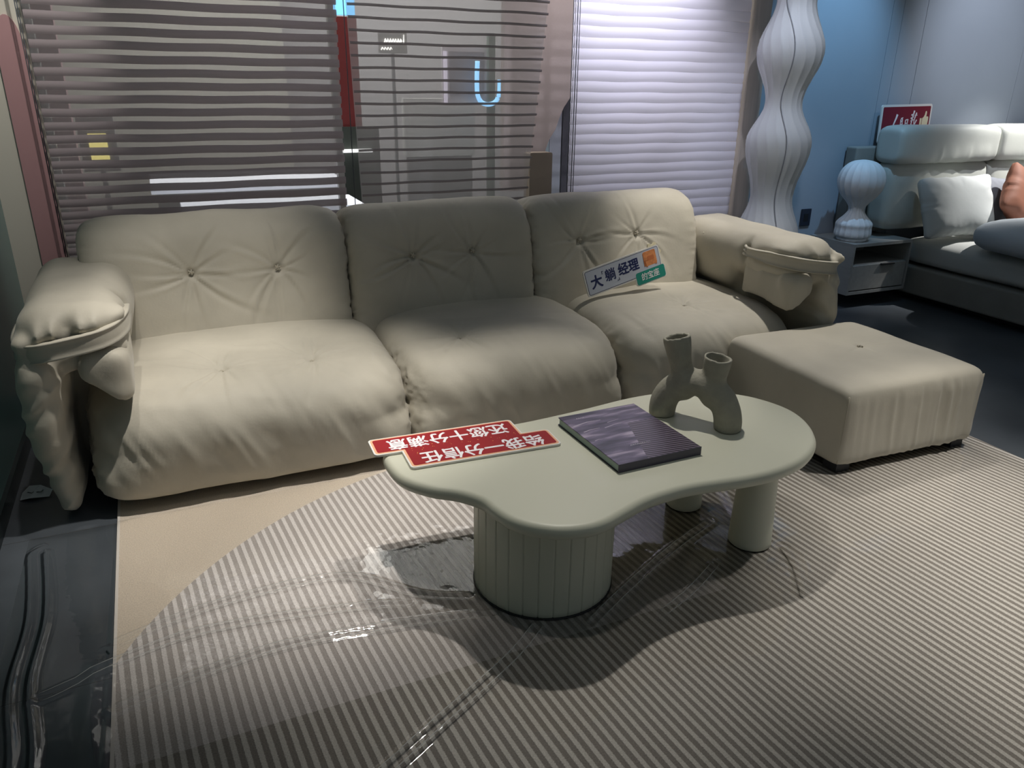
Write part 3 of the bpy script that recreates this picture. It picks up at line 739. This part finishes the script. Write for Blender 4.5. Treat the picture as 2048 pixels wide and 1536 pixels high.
    for _ in range(1): offs = np.stack([np.convolve(np.pad(o2, 1, 'edge'), [.25, .5, .25], 'valid') for o2 in offs])
    # u runs from -.196 (inner) to +.196 (outer)
    bm = bmesh.new(); rows = []
    for i, p in enumerate(P):
        n = NS[i]; wdt = .031 if 3 < i else .020+.003*i; row = []
        for s, off in ((-1, -.010), (-1, .009), (-.88, .015), (-.74, .010), (-.3, .011), (.3, .011), (.74, .010), (.88, .015), (1, .009), (1, -.010)):
            zo = s*wdt; q = p+n*(off+np.interp(zo, [-.03, -.015, 0, .015, .03], offs[i]))+np.array([0, 0, zo]); row.append(bm.verts.new((xc+o_*q[0], q[1], q[2])))
        rows.append(row)
    for A_, B_ in zip(rows[:-1], rows[1:]):
        for k in range(9): bm.faces.new((A_[k], A_[k+1], B_[k+1], B_[k]))
    bm_obj('strap', bm, SOFA, a, True)
    return a
armrest(-.335, -1, 1.0)
armrest(2.80, 1, 5.0)
# gathered link between right back cushion and arm
P0 = np.array([2.63, 3.36, .70]); P1 = np.array([2.70, 3.33, .67])
for k in range(4):
    q = np.array([0, 0, -.014*k]); tube('gathered_tie', [P0+q, (P0+P1)/2+q+[0, -.006, 0], P1+q], .007, SOFA, sofa, 8)
for k in range(3):
    tube('gathered_tie', [(2.648-.004*k, 3.035, .690-.018*k), (2.634, 3.01, .686-.017*k), (2.640, 2.975, .684-.017*k)], .0075, SOFA, sofa, 8)
for fx in (-.22, .70, .90, 1.7, 1.9, 2.65):
    for fy in (2.9, 3.75): box('foot', fx-.03, fx+.03, fy-.03, fy+.03, 0.009, .04, DARK, sofa)
tg = empty('care_label', (-.578, 2.985, 0), label='crumpled white paper label on the dark floor under the left armrest', cat='label')
Vt = [(-.045, -.02, .003), (-.01, -.035, .012), (.05, -.03, .004), (.06, .0, .016), (.02, .03, .028), (-.02, .055, .02), (-.04, .02, .012), (.0, .0, .022)]
bm = bmesh.new(); vs = [bm.verts.new(v) for v in Vt]
for i in range(7): bm.faces.new((vs[i], vs[(i+1) % 7], vs[7]))
po = bm_obj('paper', bm, mat('paper_white', (.75, .78, .8), .6), tg); md = po.modifiers.new('s', 'SOLIDIFY'); md.thickness = .0006
strokes('print', [[(-.02, .0), (-.005, -.012), (.005, .004)], [(.01, -.01), (.025, -.015), (.03, .0)]], .004, DARK, tg, .020)

# ================================================================== OTTOMAN
ott = empty('ottoman', (0, 0, 0), label='square beige upholstered ottoman with gathered sides, right of the coffee table', cat='ottoman')
OC = np.array([2.665, 2.300]); OA = math.radians(-1.5)
OH = (.378, .376, .172); OZ = .035+OH[2]
def ofn(P, N):
    up = smooth01((N[:, 2]-.3)/.5)
    h = up*tufts_h(P, [(.09, .04)], (0, 1), .012, .02, .012, .14, 6, .003, .10, 9)
    fr = smooth01((-N[:, 1]-.5)/.3)
    k = .35+.65*smooth01((P[:, 0]+.15)/.4)
    u = P[:, 0]*20+P[:, 2]*1.5
    h += fr*k*(.008*ridge(u, P[:, 2]*2.2, P[:, 0]*0+2)+.005*ridge(u*1.9+3, P[:, 2]*3.2, P[:, 0]*0+5))*smooth01((.15-P[:, 2])/.06)
    lf = smooth01((-N[:, 0]-.5)/.3); h += lf*.0025*ridge(P[:, 1]*10, P[:, 2]*3, P[:, 0]*0+6)
    h += .0025*vnoise(P[:, 0]*6, P[:, 1]*6, P[:, 2]*6)
    return h
Mo = np.array([[math.cos(OA), -math.sin(OA), 0], [math.sin(OA), math.cos(OA), 0], [0, 0, 1]])
body = puff('body', OH, (OC[0], OC[1], OZ), OTTO, ott, 22, 9, 12, .009, ofn, None, Mo)
for sx_, sy_ in ((-1, -1), (1, -1), (-1, 1), (1, 1)):
    q = Mo@np.array([sx_*(OH[0]-.06), sy_*(OH[1]-.06), 0]); box('foot', OC[0]+q[0]-.035, OC[0]+q[0]+.035, OC[1]+q[1]-.035, OC[1]+q[1]+.035, .009, .045, DARK, ott)
for sx_, sy_ in ((-1, -1), (1, -1)):
    pts = []
    for t in np.linspace(0, 1, 12):
        q = Mo@np.array([sx_*(OH[0]-.013), sy_*(OH[1]-.013), 0]); pts.append((OC[0]+q[0], OC[1]+q[1], .055+t*.285))
    tube('piping', pts, .0035, SEAM, body, 6)
bq = Mo@np.array([.09, .04, 0]); button(body, (OC[0]+bq[0], OC[1]+bq[1], OZ+OH[2]-.017), (0, 0, 1))

# ================================================================== COFFEE TABLE
tbl = empty('coffee_table', (0, 0, 0), label='pale green-cream cloud-shaped coffee table with a fluted drum leg', cat='coffee table')
out = [(.512, 2.09), (.520, 1.95), (.579, 1.856), (.645, 1.80), (.690, 1.735), (.703, 1.675), (.722, 1.612), (.760, 1.560), (.820, 1.515), (.89, 1.494), (.955, 1.497), (1.03, 1.522), (1.11, 1.550), (1.20, 1.565), (1.29, 1.567), (1.382, 1.556), (1.475, 1.544), (1.585, 1.545), (1.71, 1.575), (1.82, 1.64), (1.89, 1.72), (1.935, 1.81), (1.95, 1.90), (1.93, 1.99), (1.885, 2.07), (1.79, 2.150), (1.64, 2.205), (1.47, 2.215), (1.24, 2.185), (.98, 2.165), (.76, 2.185), (.62, 2.180), (.545, 2.145)]
top = prism('tabletop', catmull(out, 6), .327, .371, TABLE, tbl, bev=.0205, seg=5, smooth=True)
def leg(name, c, r0, r1, grooves=0):
    n = 720 if grooves else 120; prof = []
    zs = [.012, .016, .03, .1, .2, .3, .333]; V = []; Fq = []
    for i, z in enumerate(zs):
        r = r0+(r1-r0)*(z/.33)
        if i == 0: r -= .004
        for k in range(n):
            a = 2*PI*k/n; rr = r
            if grooves:
                d = abs(((a*grooves/(2*PI)) % 1)-.5)*2*(2*PI/grooves)/2*r      # distance to the middle of a slat
                g_ = (PI/grooves*r)-d
                rr = r-.0035*math.exp(-(g_/.0016)**2)
            V.append((c[0]+rr*math.cos(a), c[1]+rr*math.sin(a), z))
    for i in range(len(zs)-1):
        for k in range(n): Fq.append((i*n+k, i*n+(k+1) % n, (i+1)*n+(k+1) % n, (i+1)*n+k))
    return mesh_np(name, V, Fq, TABLE, tbl)
leg('drum_leg', (.925, 1.800), .213, .213, 30)
leg('leg', (1.654, 1.700), .071, .060, 0); leg('leg', (1.595, 1.990), .064, .058, 0)
lathe('base_ring', [(.216, .010), (.216, .013), (.21, .0135)], DARK, tbl, 96, loc=(.925, 1.8, 0))

# ================================================================== VASE
vase = None
FA, FB = np.array([1.500, 2.030]), np.array([1.625, 1.840]); vd = (FB-FA)/np.linalg.norm(FB-FA); vp = np.array([-vd[1], vd[0]])
def vf(X, Y, Z):
    t = (X-FA[0])*vd[0]+(Y-FA[1])*vd[1]; w = (X-FA[0])*vp[0]+(Y-FA[1])*vp[1]; z = Z-.371
    # arch centreline: half ellipse from t=0 to t=.222, height .125
    tc = .110; 
    best = np.full(X.shape, 9.)
    C_ = []
    for a in np.linspace(0, PI, 25): C_.append((tc-.118*math.cos(a)*(1 if a < PI/2 else .98), .002+.140*math.sin(a)**.85, .045-.002*math.sin(a)))
    for (a0, z0, r0), (a1, z1, r1) in zip(C_[:-1], C_[1:]):
        dx, dz = a1-a0, z1-z0; s = np.clip(((t-a0)*dx+(z-z0)*dz)/(dx*dx+dz*dz), 0, 1)
        d = np.sqrt((t-a0-s*dx)**2+(w*.95)**2+(z-z0-s*dz)**2)-(r0+(r1-r0)*s); best = smin(best, d, .006)
    def cone(p, q, rp, rq, sub=0):
        d_ = np.array(q)-np.array(p); s = np.clip(((t-p[0])*d_[0]+(z-p[1])*d_[1])/(d_@d_), -.2 if not sub else 0, 1.02 if not sub else 1.4)
        r_ = rp+(rq-rp)*smooth01(s)
        rad = np.sqrt((t-p[0]-s*d_[0])**2+w**2+(z-p[1]-s*d_[1])**2*(1 if not sub else 1))-r_
        return rad
    a = cone((.058, .135), (.020, .290), .033, .0455); b_ = cone((.160, .125), (.168, .245), .034, .0455)
    # flat rims
    da = np.maximum(a, ((t-.020)*(-.22)+(z-.290)*.975)); db = np.maximum(b_, ((t-.166)*(.12)+(z-.245)*.99))
    d = smin(smin(best, da, .02), db, .02)
    ia = cone((.045, .17), (.020, .290), .023, .037, 1); ib = cone((.163, .15), (.168, .245), .024, .037, 1)
    d = np.maximum(d, -ia); d = np.maximum(d, -ib)
    d = np.maximum(d, .0005-z)
    return d+.0012*vnoise(X*30, Y*30, Z*30)
V, Q = surface_nets(vf, (1.38, 1.72, .365), (1.76, 2.14, .69), .0048)
V = relax(V, Q, 1); vase = mesh_np('vase', V, Q, CLAY); tag(vase, 'grey-green clay arch vase with two necks on the coffee table', 'vase')

# ================================================================== BOOK
bk = empty('book', (1.268, 1.905, .3715), label='thick purple-grey hardback book lying on the coffee table beside the vase', cat='book')
bk.rotation_euler = (0, 0, math.radians(1.2))
def cover_material():
    m, nt, b = newmat('book_cover_print'); L = nt.links.new; b.inputs['Roughness'].default_value = .32
    tc = N_(nt, 'ShaderNodeTexCoord'); sx = N_(nt, 'ShaderNodeSeparateXYZ'); L(tc.outputs['Object'], sx.inputs[0])
    mp = N_(nt, 'ShaderNodeMapping'); mp.inputs['Scale'].default_value = (4, 22, 1); mp.inputs['Rotation'].default_value = (0, 0, .12); L(tc.outputs['Object'], mp.inputs[0])
    n = N_(nt, 'ShaderNodeTexNoise'); n.inputs['Scale'].default_value = 1.2; n.inputs['Detail'].default_value = 5; L(mp.outputs[0], n.inputs['Vector'])
    r = N_(nt, 'ShaderNodeValToRGB'); e = r.color_ramp.elements; e[0].position = .36; e[0].color = (.022, .02, .038, 1); e[1].position = .72; e[1].color = (.52, .44, .55, 1)
    a = r.color_ramp.elements.new(.52); a.color = (.105, .085, .14, 1); L(n.outputs['Fac'], r.inputs[0])
    # corrugated facade on the right part
    w = N_(nt, 'ShaderNodeTexWave'); w.bands_direction = 'DIAGONAL'; w.inputs['Scale'].default_value = 30; w.inputs['Distortion'].default_value = .4; L(tc.outputs['Object'], w.inputs['Vector'])
    r2 = N_(nt, 'ShaderNodeValToRGB'); r2.color_ramp.elements[0].color = (.018, .015, .022, 1); r2.color_ramp.elements[1].color = (.16, .13, .18, 1); L(w.outputs['Fac'], r2.inputs[0])
    def mth(op, x, y):
        k = N_(nt, 'ShaderNodeMath', operation=op)
        for i, v in enumerate((x, y)):
            if isinstance(v, (int, float)): k.inputs[i].default_value = v
            else: L(v, k.inputs[i])
        return k.outputs[0]
    msk = mth('MULTIPLY', mth('GREATER_THAN', mth('SUBTRACT', sx.outputs[0], mth('MULTIPLY', sx.outputs[1], .35)), .02), mth('LESS_THAN', sx.outputs[1], .055))
    mx = N_(nt, 'ShaderNodeMix', data_type='RGBA'); L(msk, mx.inputs[0]); L(r.outputs[0], mx.inputs[6]); L(r2.outputs[0], mx.inputs[7])
    L(mx.outputs[2], b.inputs['Base Color']); return m
COV = cover_material(); COVD = mat('book_board_edge', (.020, .018, .030), .4)
prism('back_cover', rrect(-.150, .152, -.187, .187, .003), 0, .0025, COVD, bk)
box('pages', -.146, .148, -.183, .183, .0025, .0245, PAGE, bk)
prism('front_cover', rrect(-.150, .152, -.187, .187, .003), .0245, .0275, COV, bk, bev=.001, seg=1)
box('spine', -.150, .153, -.1885, -.1865, 0, .0275, mat('book_spine', (.06, .055, .085), .4), bk)
tick = []
for k in range(9): tick.append([(-.045+k*.0085, -.093+(k % 3)*.001), (-.0415+k*.0085, -.089), (-.039+k*.0085, -.094)])
for k in range(4): tick.append([(-.10+k*.008, .150), (-.096+k*.008, .155), (-.094+k*.008, .149)])
tag(strokes('cover_lettering', tick, .0014, TXTW, bk, .0276, .0002), kind='stuff')
streak = [(.004, [(-.13, .05), (-.10, .058), (-.065, .058)]), (.003, [(-.13, -.02), (-.115, -.015), (-.10, -.018)]), (.0035, [(-.05, .052), (-.01, .062), (.02, .062)]), (.0025, [(-.02, .085), (.03, .095)]), (.005, [(-.14, .10), (-.08, .115), (-.03, .112)])]
LIL = mat('print_pale_lilac', (.42, .37, .45), .35)
for st_ in streak: strokes('cover_streak', [st_], .003, LIL, bk, .0275, .00025)

# ================================================================== SIGNS
# red promise sign on the table (reads from the sofa side)
sg = empty('promise_sign', (.770, 2.068, .3715), label='red stepped promise sign with white characters lying on the table', cat='sign'); sg.rotation_euler = (0, 0, math.radians(-2.8))
A_ = rrect(-.285, .200, .004, .118, .014); B_ = rrect(-.200, .290, -.112, .006, .014)
def step_outline(i, r=.014):
    x0, x1, y1 = -.285+i, .200-i, .118-i; ym = .004+i
    X0, X1, Y0 = -.200+i, .290-i, -.112+i; Ym = .006-i
    pts = []
    def arc(cx, cy, a0, a1, rr):
        for k in range(6): a = math.radians(a0+(a1-a0)*k/5); pts.append((cx+rr*math.cos(a), cy+rr*math.sin(a)))
    rr = max(r-i*.5, .004)
    arc(x1-rr, y1-rr, 90, 0, rr); pts.append((x1, Ym)); arc(X1-rr, Ym-rr, 90, 0, rr); arc(X1-rr, Y0+rr, 0, -90, rr); arc(X0+rr, Y0+rr, 270, 180, rr)
    pts.append((X0, ym)); arc(x0+rr, ym+rr, 270, 180, rr); arc(x0+rr, y1-rr, 180, 90, rr); return pts
prism('foam_board', step_outline(0), 0, .008, FOAM, sg, bev=.0015, seg=2)
prism('gold_rim', step_outline(.0055), .008, .0084, mat('sign_peach_rim', (.80, .42, .24), .5), sg)
prism('red_face', step_outline(.012), .0084, .0089, RED, sg)
text_mesh('lettering', '还您十分满意', .078, TXTW, sg, (-.035, .061, .0090), PI, .0004, .022, 0, .86)
text_mesh('lettering', '给我一分信任', .078, TXTW, sg, (.045, -.056, .0090), PI, .0004, .022, 0, .86)
# a few gold specks printed on the red
rs = random.Random(5); sp = bmesh.new()
for k in range(34):
    x = rs.uniform(-.17, .18); y = rs.gauss(.004, .014); s = rs.uniform(.0006, .0014); add_box(sp, x-s, x+s, y-s, y+s, .0089, .0091)
tag(bm_obj('gold_specks', sp, mat('gold_speck', (.75, .38, .08), .5), sg), kind='stuff')

# white sign leaning against the third back cushion
def leaning(name, origin, rot_in, lean, label, cat='sign', yaw=0):
    o = empty(name, origin, label=label, cat=cat)
    M = Matrix.Translation(origin)@Matrix.Rotation(yaw, 4, 'Z')@Matrix.Rotation(PI/2-lean, 4, 'X')@Matrix.Rotation(rot_in, 4, 'Z'); o.matrix_world = M; return o
ws = leaning('throne_sign', (2.065, 3.24, .568), math.radians(13.5), math.radians(10), 'pale sign with navy characters and green tab leaning on the third back cushion')
MW, MH = .452, .134                                                     # local x right, y up, z out
prism('foam_board', rrect(-MW/2, MW/2, -MH/2, MH/2, .014), 0, .008, FOAM, ws)
prism('foam_board', rrect(.055, .240, -.106, -.035, .014), 0, .0082, FOAM, ws)
prism('foam_board', [(.155, .05), (.17, .082), (.180, .083), (.185, .074), (.195, .074), (.207, .084), (.217, .078), (.219, .064), (.226, .046), (.235, .036), (.236, .026), (.222, .015)], 0, .0075, CREAM, ws)
prism('dark_border', rrect(-MW/2+.007, MW/2-.007, -MH/2+.007, MH/2-.007, .010), .008, .0084, NAVY, ws)
prism('pale_face', rrect(-MW/2+.0095, MW/2-.0095, -MH/2+.0095, MH/2-.0095, .008), .0084, .0088, SIGNL, ws)
prism('green_tab', rrect(.060, .235, -.101, -.038, .011), .0084, .0092, SIGNG, ws)
text_mesh('lettering', '大', .068, NAVY, ws, (-.163, -.008, .0089), 0, .0003, .03)
text_mesh('lettering', '躺', .064, NAVY, ws, (-.080, .002, .0089), 0, .0003, .018)
text_mesh('lettering', '经理', .064, NAVY, ws, (.030, .006, .0089), 0, .0003, .03, 0, .98)
for br in ([[(-.124, .022), (-.124, .036)], [(-.126, .035), (-.115, .035)]], [[(-.035, -.036), (-.035, -.022)], [(-.046, -.035), (-.034, -.035)]]): strokes('quote_bracket', br, .0035, NAVY, ws, .0088)
text_mesh('lettering', '的宝座', .040, TXTW, ws, (.145, -.070, .0093), 0, .0003, .012, 0, .92)
prism('sofa_picture', rrect(.125, .200, -.022, .052, .008), .0088, .0092, ORNG, ws)
prism('sofa_picture_seat', rrect(.145, .187, .004, .026, .006), .0092, .0095, mat('sign_orange_mid', (.55, .17, .06), .5), ws)
for ln in ([(.124, -.02), (.124, .045)], [(.132, -.018), (.130, .01), (.146, .006)], [(.132, -.024), (.142, -.024)], [(.188, -.024), (.198, -.023)]): strokes('sofa_picture_line', [ln], .004, ORND, ws, .0092)

# red sign standing behind the headboard
ds = leaning('newspaper_sign', (4.885, 4.115, 1.19), math.radians(1.0), math.radians(2), 'dark red sign with white handwritten characters and thumb, above the headboard')
prism('foam_board', rrect(-.255, .235, -.12, .135, .016), 0, .010, FOAM, ds); prism('red_face', rrect(-.240, .222, -.11, .120, .008), .010, .0105, DRED, ds)
q = .0105
ren = [(.016, [(-.100, .070), (-.108, .045), (-.130, -.005), (-.160, -.050)]), (.010, [(-.118, -.010), (-.104, -.036), (-.080, -.048)])]
mins = [(.010, [(-.060, .040), (-.040, .048)]), (.008, [(-.060, .036), (-.062, -.025)]), (.008, [(-.060, .020), (-.040, .026)]), (.008, [(-.058, .000), (-.036, .006)]), (.008, [(-.046, .040), (-.044, .0), (-.030, -.028)]), (.006, [(-.062, -.025), (-.050, -.012)])]
ri = [(.008, [(-.014, .030), (-.014, -.018)]), (.008, [(-.014, .030), (.008, .036)]), (.008, [(.008, .036), (.006, -.016)]), (.007, [(-.012, .008), (.006, .010)]), (.007, [(-.012, -.014), (.006, -.014)])]
bao = [(.012, [(.062, .092), (.050, .040), (.040, -.020), (.022, -.042)]), (.010, [(.036, .062), (.062, .070)]), (.010, [(.034, .040), (.064, .050)]), (.008, [(.036, .022), (.066, .032)]), (.010, [(.086, .078), (.070, .030), (.072, -.030)]), (.009, [(.070, .058), (.096, .062)]), (.009, [(.094, .030), (.080, .0), (.064, -.026)]), (.010, [(.072, .010), (.090, -.020), (.104, -.024)]), (.009, [(.050, .0), (.054, -.03)])]
for gl in (ren, mins, ri, bao): strokes('character', gl, .01, TXTW, ds, q, .0008)
prism('thumb_cuff', rrect(.126, .144, -.028, .040, .004), q, q+.0008, CREAM, ds)
prism('thumb_icon', [(.149, -.028), (.149, .040), (.160, .046), (.170, .062), (.174, .084), (.182, .088), (.188, .078), (.186, .050), (.205, .050), (.209, .040), (.206, -.010), (.200, -.026)], q, q+.0008, CREAM, ds)

# ================================================================== FLOOR LAMP
fl_ = empty('floor_lamp', (3.43, 3.76, 0), label='tall white wavy ribbed floor lamp behind the right armrest', cat='floor lamp')
kz = [0.0, .29, .55, .80, 1.118, 1.346, 1.627, 1.8865, 2.16]; kr = [k*.77 for k in (.24, .17, .255, .165, .25, .138, .245, .142, .24)]
def cint(z):
    i = min(max(int(np.searchsorted(kz, z))-1, 0), len(kz)-2); t = (z-kz[i])/(kz[i+1]-kz[i]); return kr[i]+(kr[i+1]-kr[i])*.5*(1-math.cos(PI*t))
pr = [(cint(z), z) for z in np.linspace(.02, 2.15, 170)]
V = []; n = 180
for r, z in pr:
    for k in range(n):
        a = 2*PI*k/n; ph = a*9-math.sin(z*12.3+1)*.9+z*5
        rr = r*(1-.04*(abs(math.sin(ph))**.6))
        V.append((rr*math.cos(a), rr*math.sin(a), z))
Fq = [(i*n+k, i*n+(k+1) % n, (i+1)*n+(k+1) % n, (i+1)*n+k) for i in range(len(pr)-1) for k in range(n)]
mesh_np('lamp_shade', V, Fq, LAMPW, fl_)
lathe('base', [(.0, .0), (.12, .0), (.13, .01), (.13, .03), (0.0, .035)], WHITE, fl_, 40)
tube('power_cord', [(.04*math.cos(z)-.07-cint(z)*.2, -math.sqrt(max(cint(z)**2-(.04*math.cos(z)-.07-cint(z)*.2)**2, .001))-.001, z) for z in np.linspace(.3, 2.12, 60)], .003, mat('cord_pale', (.30, .31, .34), .5), fl_, 6)
# table lamp
tl = empty('table_lamp', (4.32, 3.90, .4505), label='white ribbed mushroom table lamp on the nightstand', cat='table lamp')
lathe('foot', [(0, 0), (.092, 0), (.098, .006), (.098, .018), (.08, .024)], WHITE, tl, 40)
prb = [(.092, .022), (.130, .03), (.138, .05), (.134, .085), (.136, .112), (.118, .135), (.09, .16), (.068, .185), (.060, .205), (.064, .23), (.09, .262), (.13, .30), (.160, .345), (.172, .39), (.168, .43), (.150, .47), (.118, .502), (.08, .522), (.03, .532), (0.001, .534)]
prb = [(p[0]*.885, p[1]) for p in catmull(prb, 4, False)]
lathe('lamp_shade', prb, LAMPW, tl, 144, 18, .06)
# outlet
ol = empty('wall_outlet', (4.125, 4.159, .575), label='dark square socket plate on the blue wall behind the floor lamp', cat='socket')
box('plate', -.045, .045, -.01, 0, -.06, .06, mat('outlet_dark', (.02, .025, .04), .4), ol, bev=.004); box('socket_face', -.02, .02, -.012, -.01, -.025, .025, DARK, ol)

# ================================================================== NIGHTSTAND
ns = empty('nightstand', (4.475, 3.94, 0), label='grey wall-mounted nightstand with an open shelf and one drawer', cat='nightstand')
w2 = .275; y0, y1 = -.185, .215
bm = bmesh.new(); add_box(bm, -w2, w2, y0, y1, .43, .45); add_box(bm, -w2, w2, y0, y1, .10, .12); add_box(bm, -w2, -w2+.018, y0, y1, .12, .43); add_box(bm, w2-.018, w2, y0, y1, .12, .43)
add_box(bm, -w2+.018, w2-.018, y1-.012, y1, .12, .43); add_box(bm, -w2+.018, w2-.018, y0+.02, y1-.012, .292, .304)
bm_obj('cabinet_body', bm, NIGHT, ns)
dr = box('drawer', -w2+.022, w2-.022, y0+.004, y0+.024, .128, .300, mat('drawer_front', (.33, .325, .305), .55, var=.1, vscale=3, stretch=(12, 1, 12)), ns, bev=.002)
bm = bmesh.new(); add_box(bm, .0, .13, y0-.012, y0+.004, .291, .304, .004); bm_obj('handle', bm, DARK, dr)

# ================================================================== BED
bed = empty('bed', (0, 0, 0), label='upholstered grey-green double bed with a padded roll headboard', cat='bed')
bd = bmesh.new(); add_box(bd, 4.83, 6.8, 2.0, 4.0, .05, .245, .015, 3); bm_obj('bed_frame', bd, BEDF, bed)
box('plinth', 4.95, 6.7, 2.15, 3.95, 0, .05, DARK, bed)
def wr(a, f, s):
    return lambda P, N: a*vnoise(P[:, 0]*f+s, P[:, 1]*f, P[:, 2]*f)+a*.5*vnoise(P[:, 0]*f*2.3+s, P[:, 1]*f*2.3, P[:, 2]*f*2.3)
mt_ = puff('mattress', (.97, 1.0, .105), (5.84, 2.99, .345), SHEET, bed, 14, 5, 9, .025, lambda P, N: .004*vnoise(P[:, 0]*4, P[:, 1]*4, P[:, 2]*22)+.005*ridge(P[:, 1]*3, P[:, 2]*14, P[:, 0]*2)*smooth01((-N[:, 0]-.3)/.3))
def hroll(cx, seed):
    def fn(P, N):
        fr = smooth01((-N[:, 1])/.5)
        h = fr*.007*ridge(P[:, 0]*14+seed, P[:, 2]*2, P[:, 1]*0)*smooth01((.02-P[:, 2])/.09)*smooth01((.42-np.abs(P[:, 0]-.1))/.2)
        return h+.004*vnoise(P[:, 0]*6+seed, P[:, 1]*6, P[:, 2]*6)
    return puff('headboard_roll', (.50, .115, .126), (cx, 3.945, 1.070), HEADM, bed, 12, 4.4, 4.4, .014, fn, None, None, True)
hroll(5.06, 1); hroll(6.07, 3)
for cx, sd in ((5.065, 1), (6.075, 4)):
    puff('headboard_pad', (.50, .09, .235), (cx, 3.965, .725), HEADM, bed, 9, 5, 5, .02, wr(.006, 5, sd), None, None, True)
box('headboard_panel', 4.40, 6.95, 4.055, 4.15, .46, 1.05, BEDF, bed, bev=.01)
# duvet
def dfn(P, N): return .016*vnoise(P[:, 0]*3.1, P[:, 1]*3.1, P[:, 2]*3)+.008*ridge(P[:, 0]*3+P[:, 1]*2, P[:, 1]*5, P[:, 2]*2)
dv = puff('duvet', (.93, .72, .120), (5.67, 2.76, .548), DUVET, None, 5, 2.6, 3.5, .025, dfn)
tag(dv, 'puffy pale blue duvet spread over the bed', 'duvet')
def pillow(name, c, half, yaw, lean, m, label, cat, roll=0, seed=0):
    def fn(P, N):
        r = np.sqrt((P[:, 0]/half[0])**2+(P[:, 2]/half[2])**2)
        return .008*vnoise(P[:, 0]*7+seed, P[:, 1]*7, P[:, 2]*7)+.004*ridge(np.arctan2(P[:, 2], P[:, 0])*5, r*2, P[:, 1]*0+seed)*smooth01((r-.5)/.4)
    def pre(P):
        u, w = np.abs(P[:, 0])/half[0], np.abs(P[:, 2])/half[2]
        k = .08+.92*np.sqrt(np.clip((1-u**3.2)*(1-w**3.2), 0, 1)); q = P.copy(); q[:, 1] *= k
        q[:, 0] *= 1-.06*(1-w**2); q[:, 2] *= 1-.06*(1-u**2); return q
    Mx = Matrix.Rotation(yaw, 3, 'Z')@Matrix.Rotation(-lean, 3, 'X')@Matrix.Rotation(roll, 3, 'Y')
    o = puff(name, half, c, m, None, 9, 9, 9, .014, fn, pre, Mx); return tag(o, label, cat)
pillow('pillow', (5.05, 3.70, .668), (.28, .09, .215), -.25, .35, PILW, 'white pillow leaning on the left half of the headboard', 'pillow', -.06, seed=1)
pillow('pillow', (5.53, 3.74, .665), (.24, .07, .19), 0.1, .35, PILG, 'dark grey pillow between the white pillow and the rust cushion', 'pillow', .12, seed=3)
pillow('throw_cushion', (5.50, 3.56, .715), (.20, .075, .20), .15, .35, PILR, 'rust brown square cushion propped on the duvet', 'cushion', .70, seed=4)
pillow('pillow', (6.05, 3.72, .668), (.30, .09, .21), 0, .35, PILW, 'white pillow against the right half of the headboard behind the rust cushion', 'pillow', seed=6)
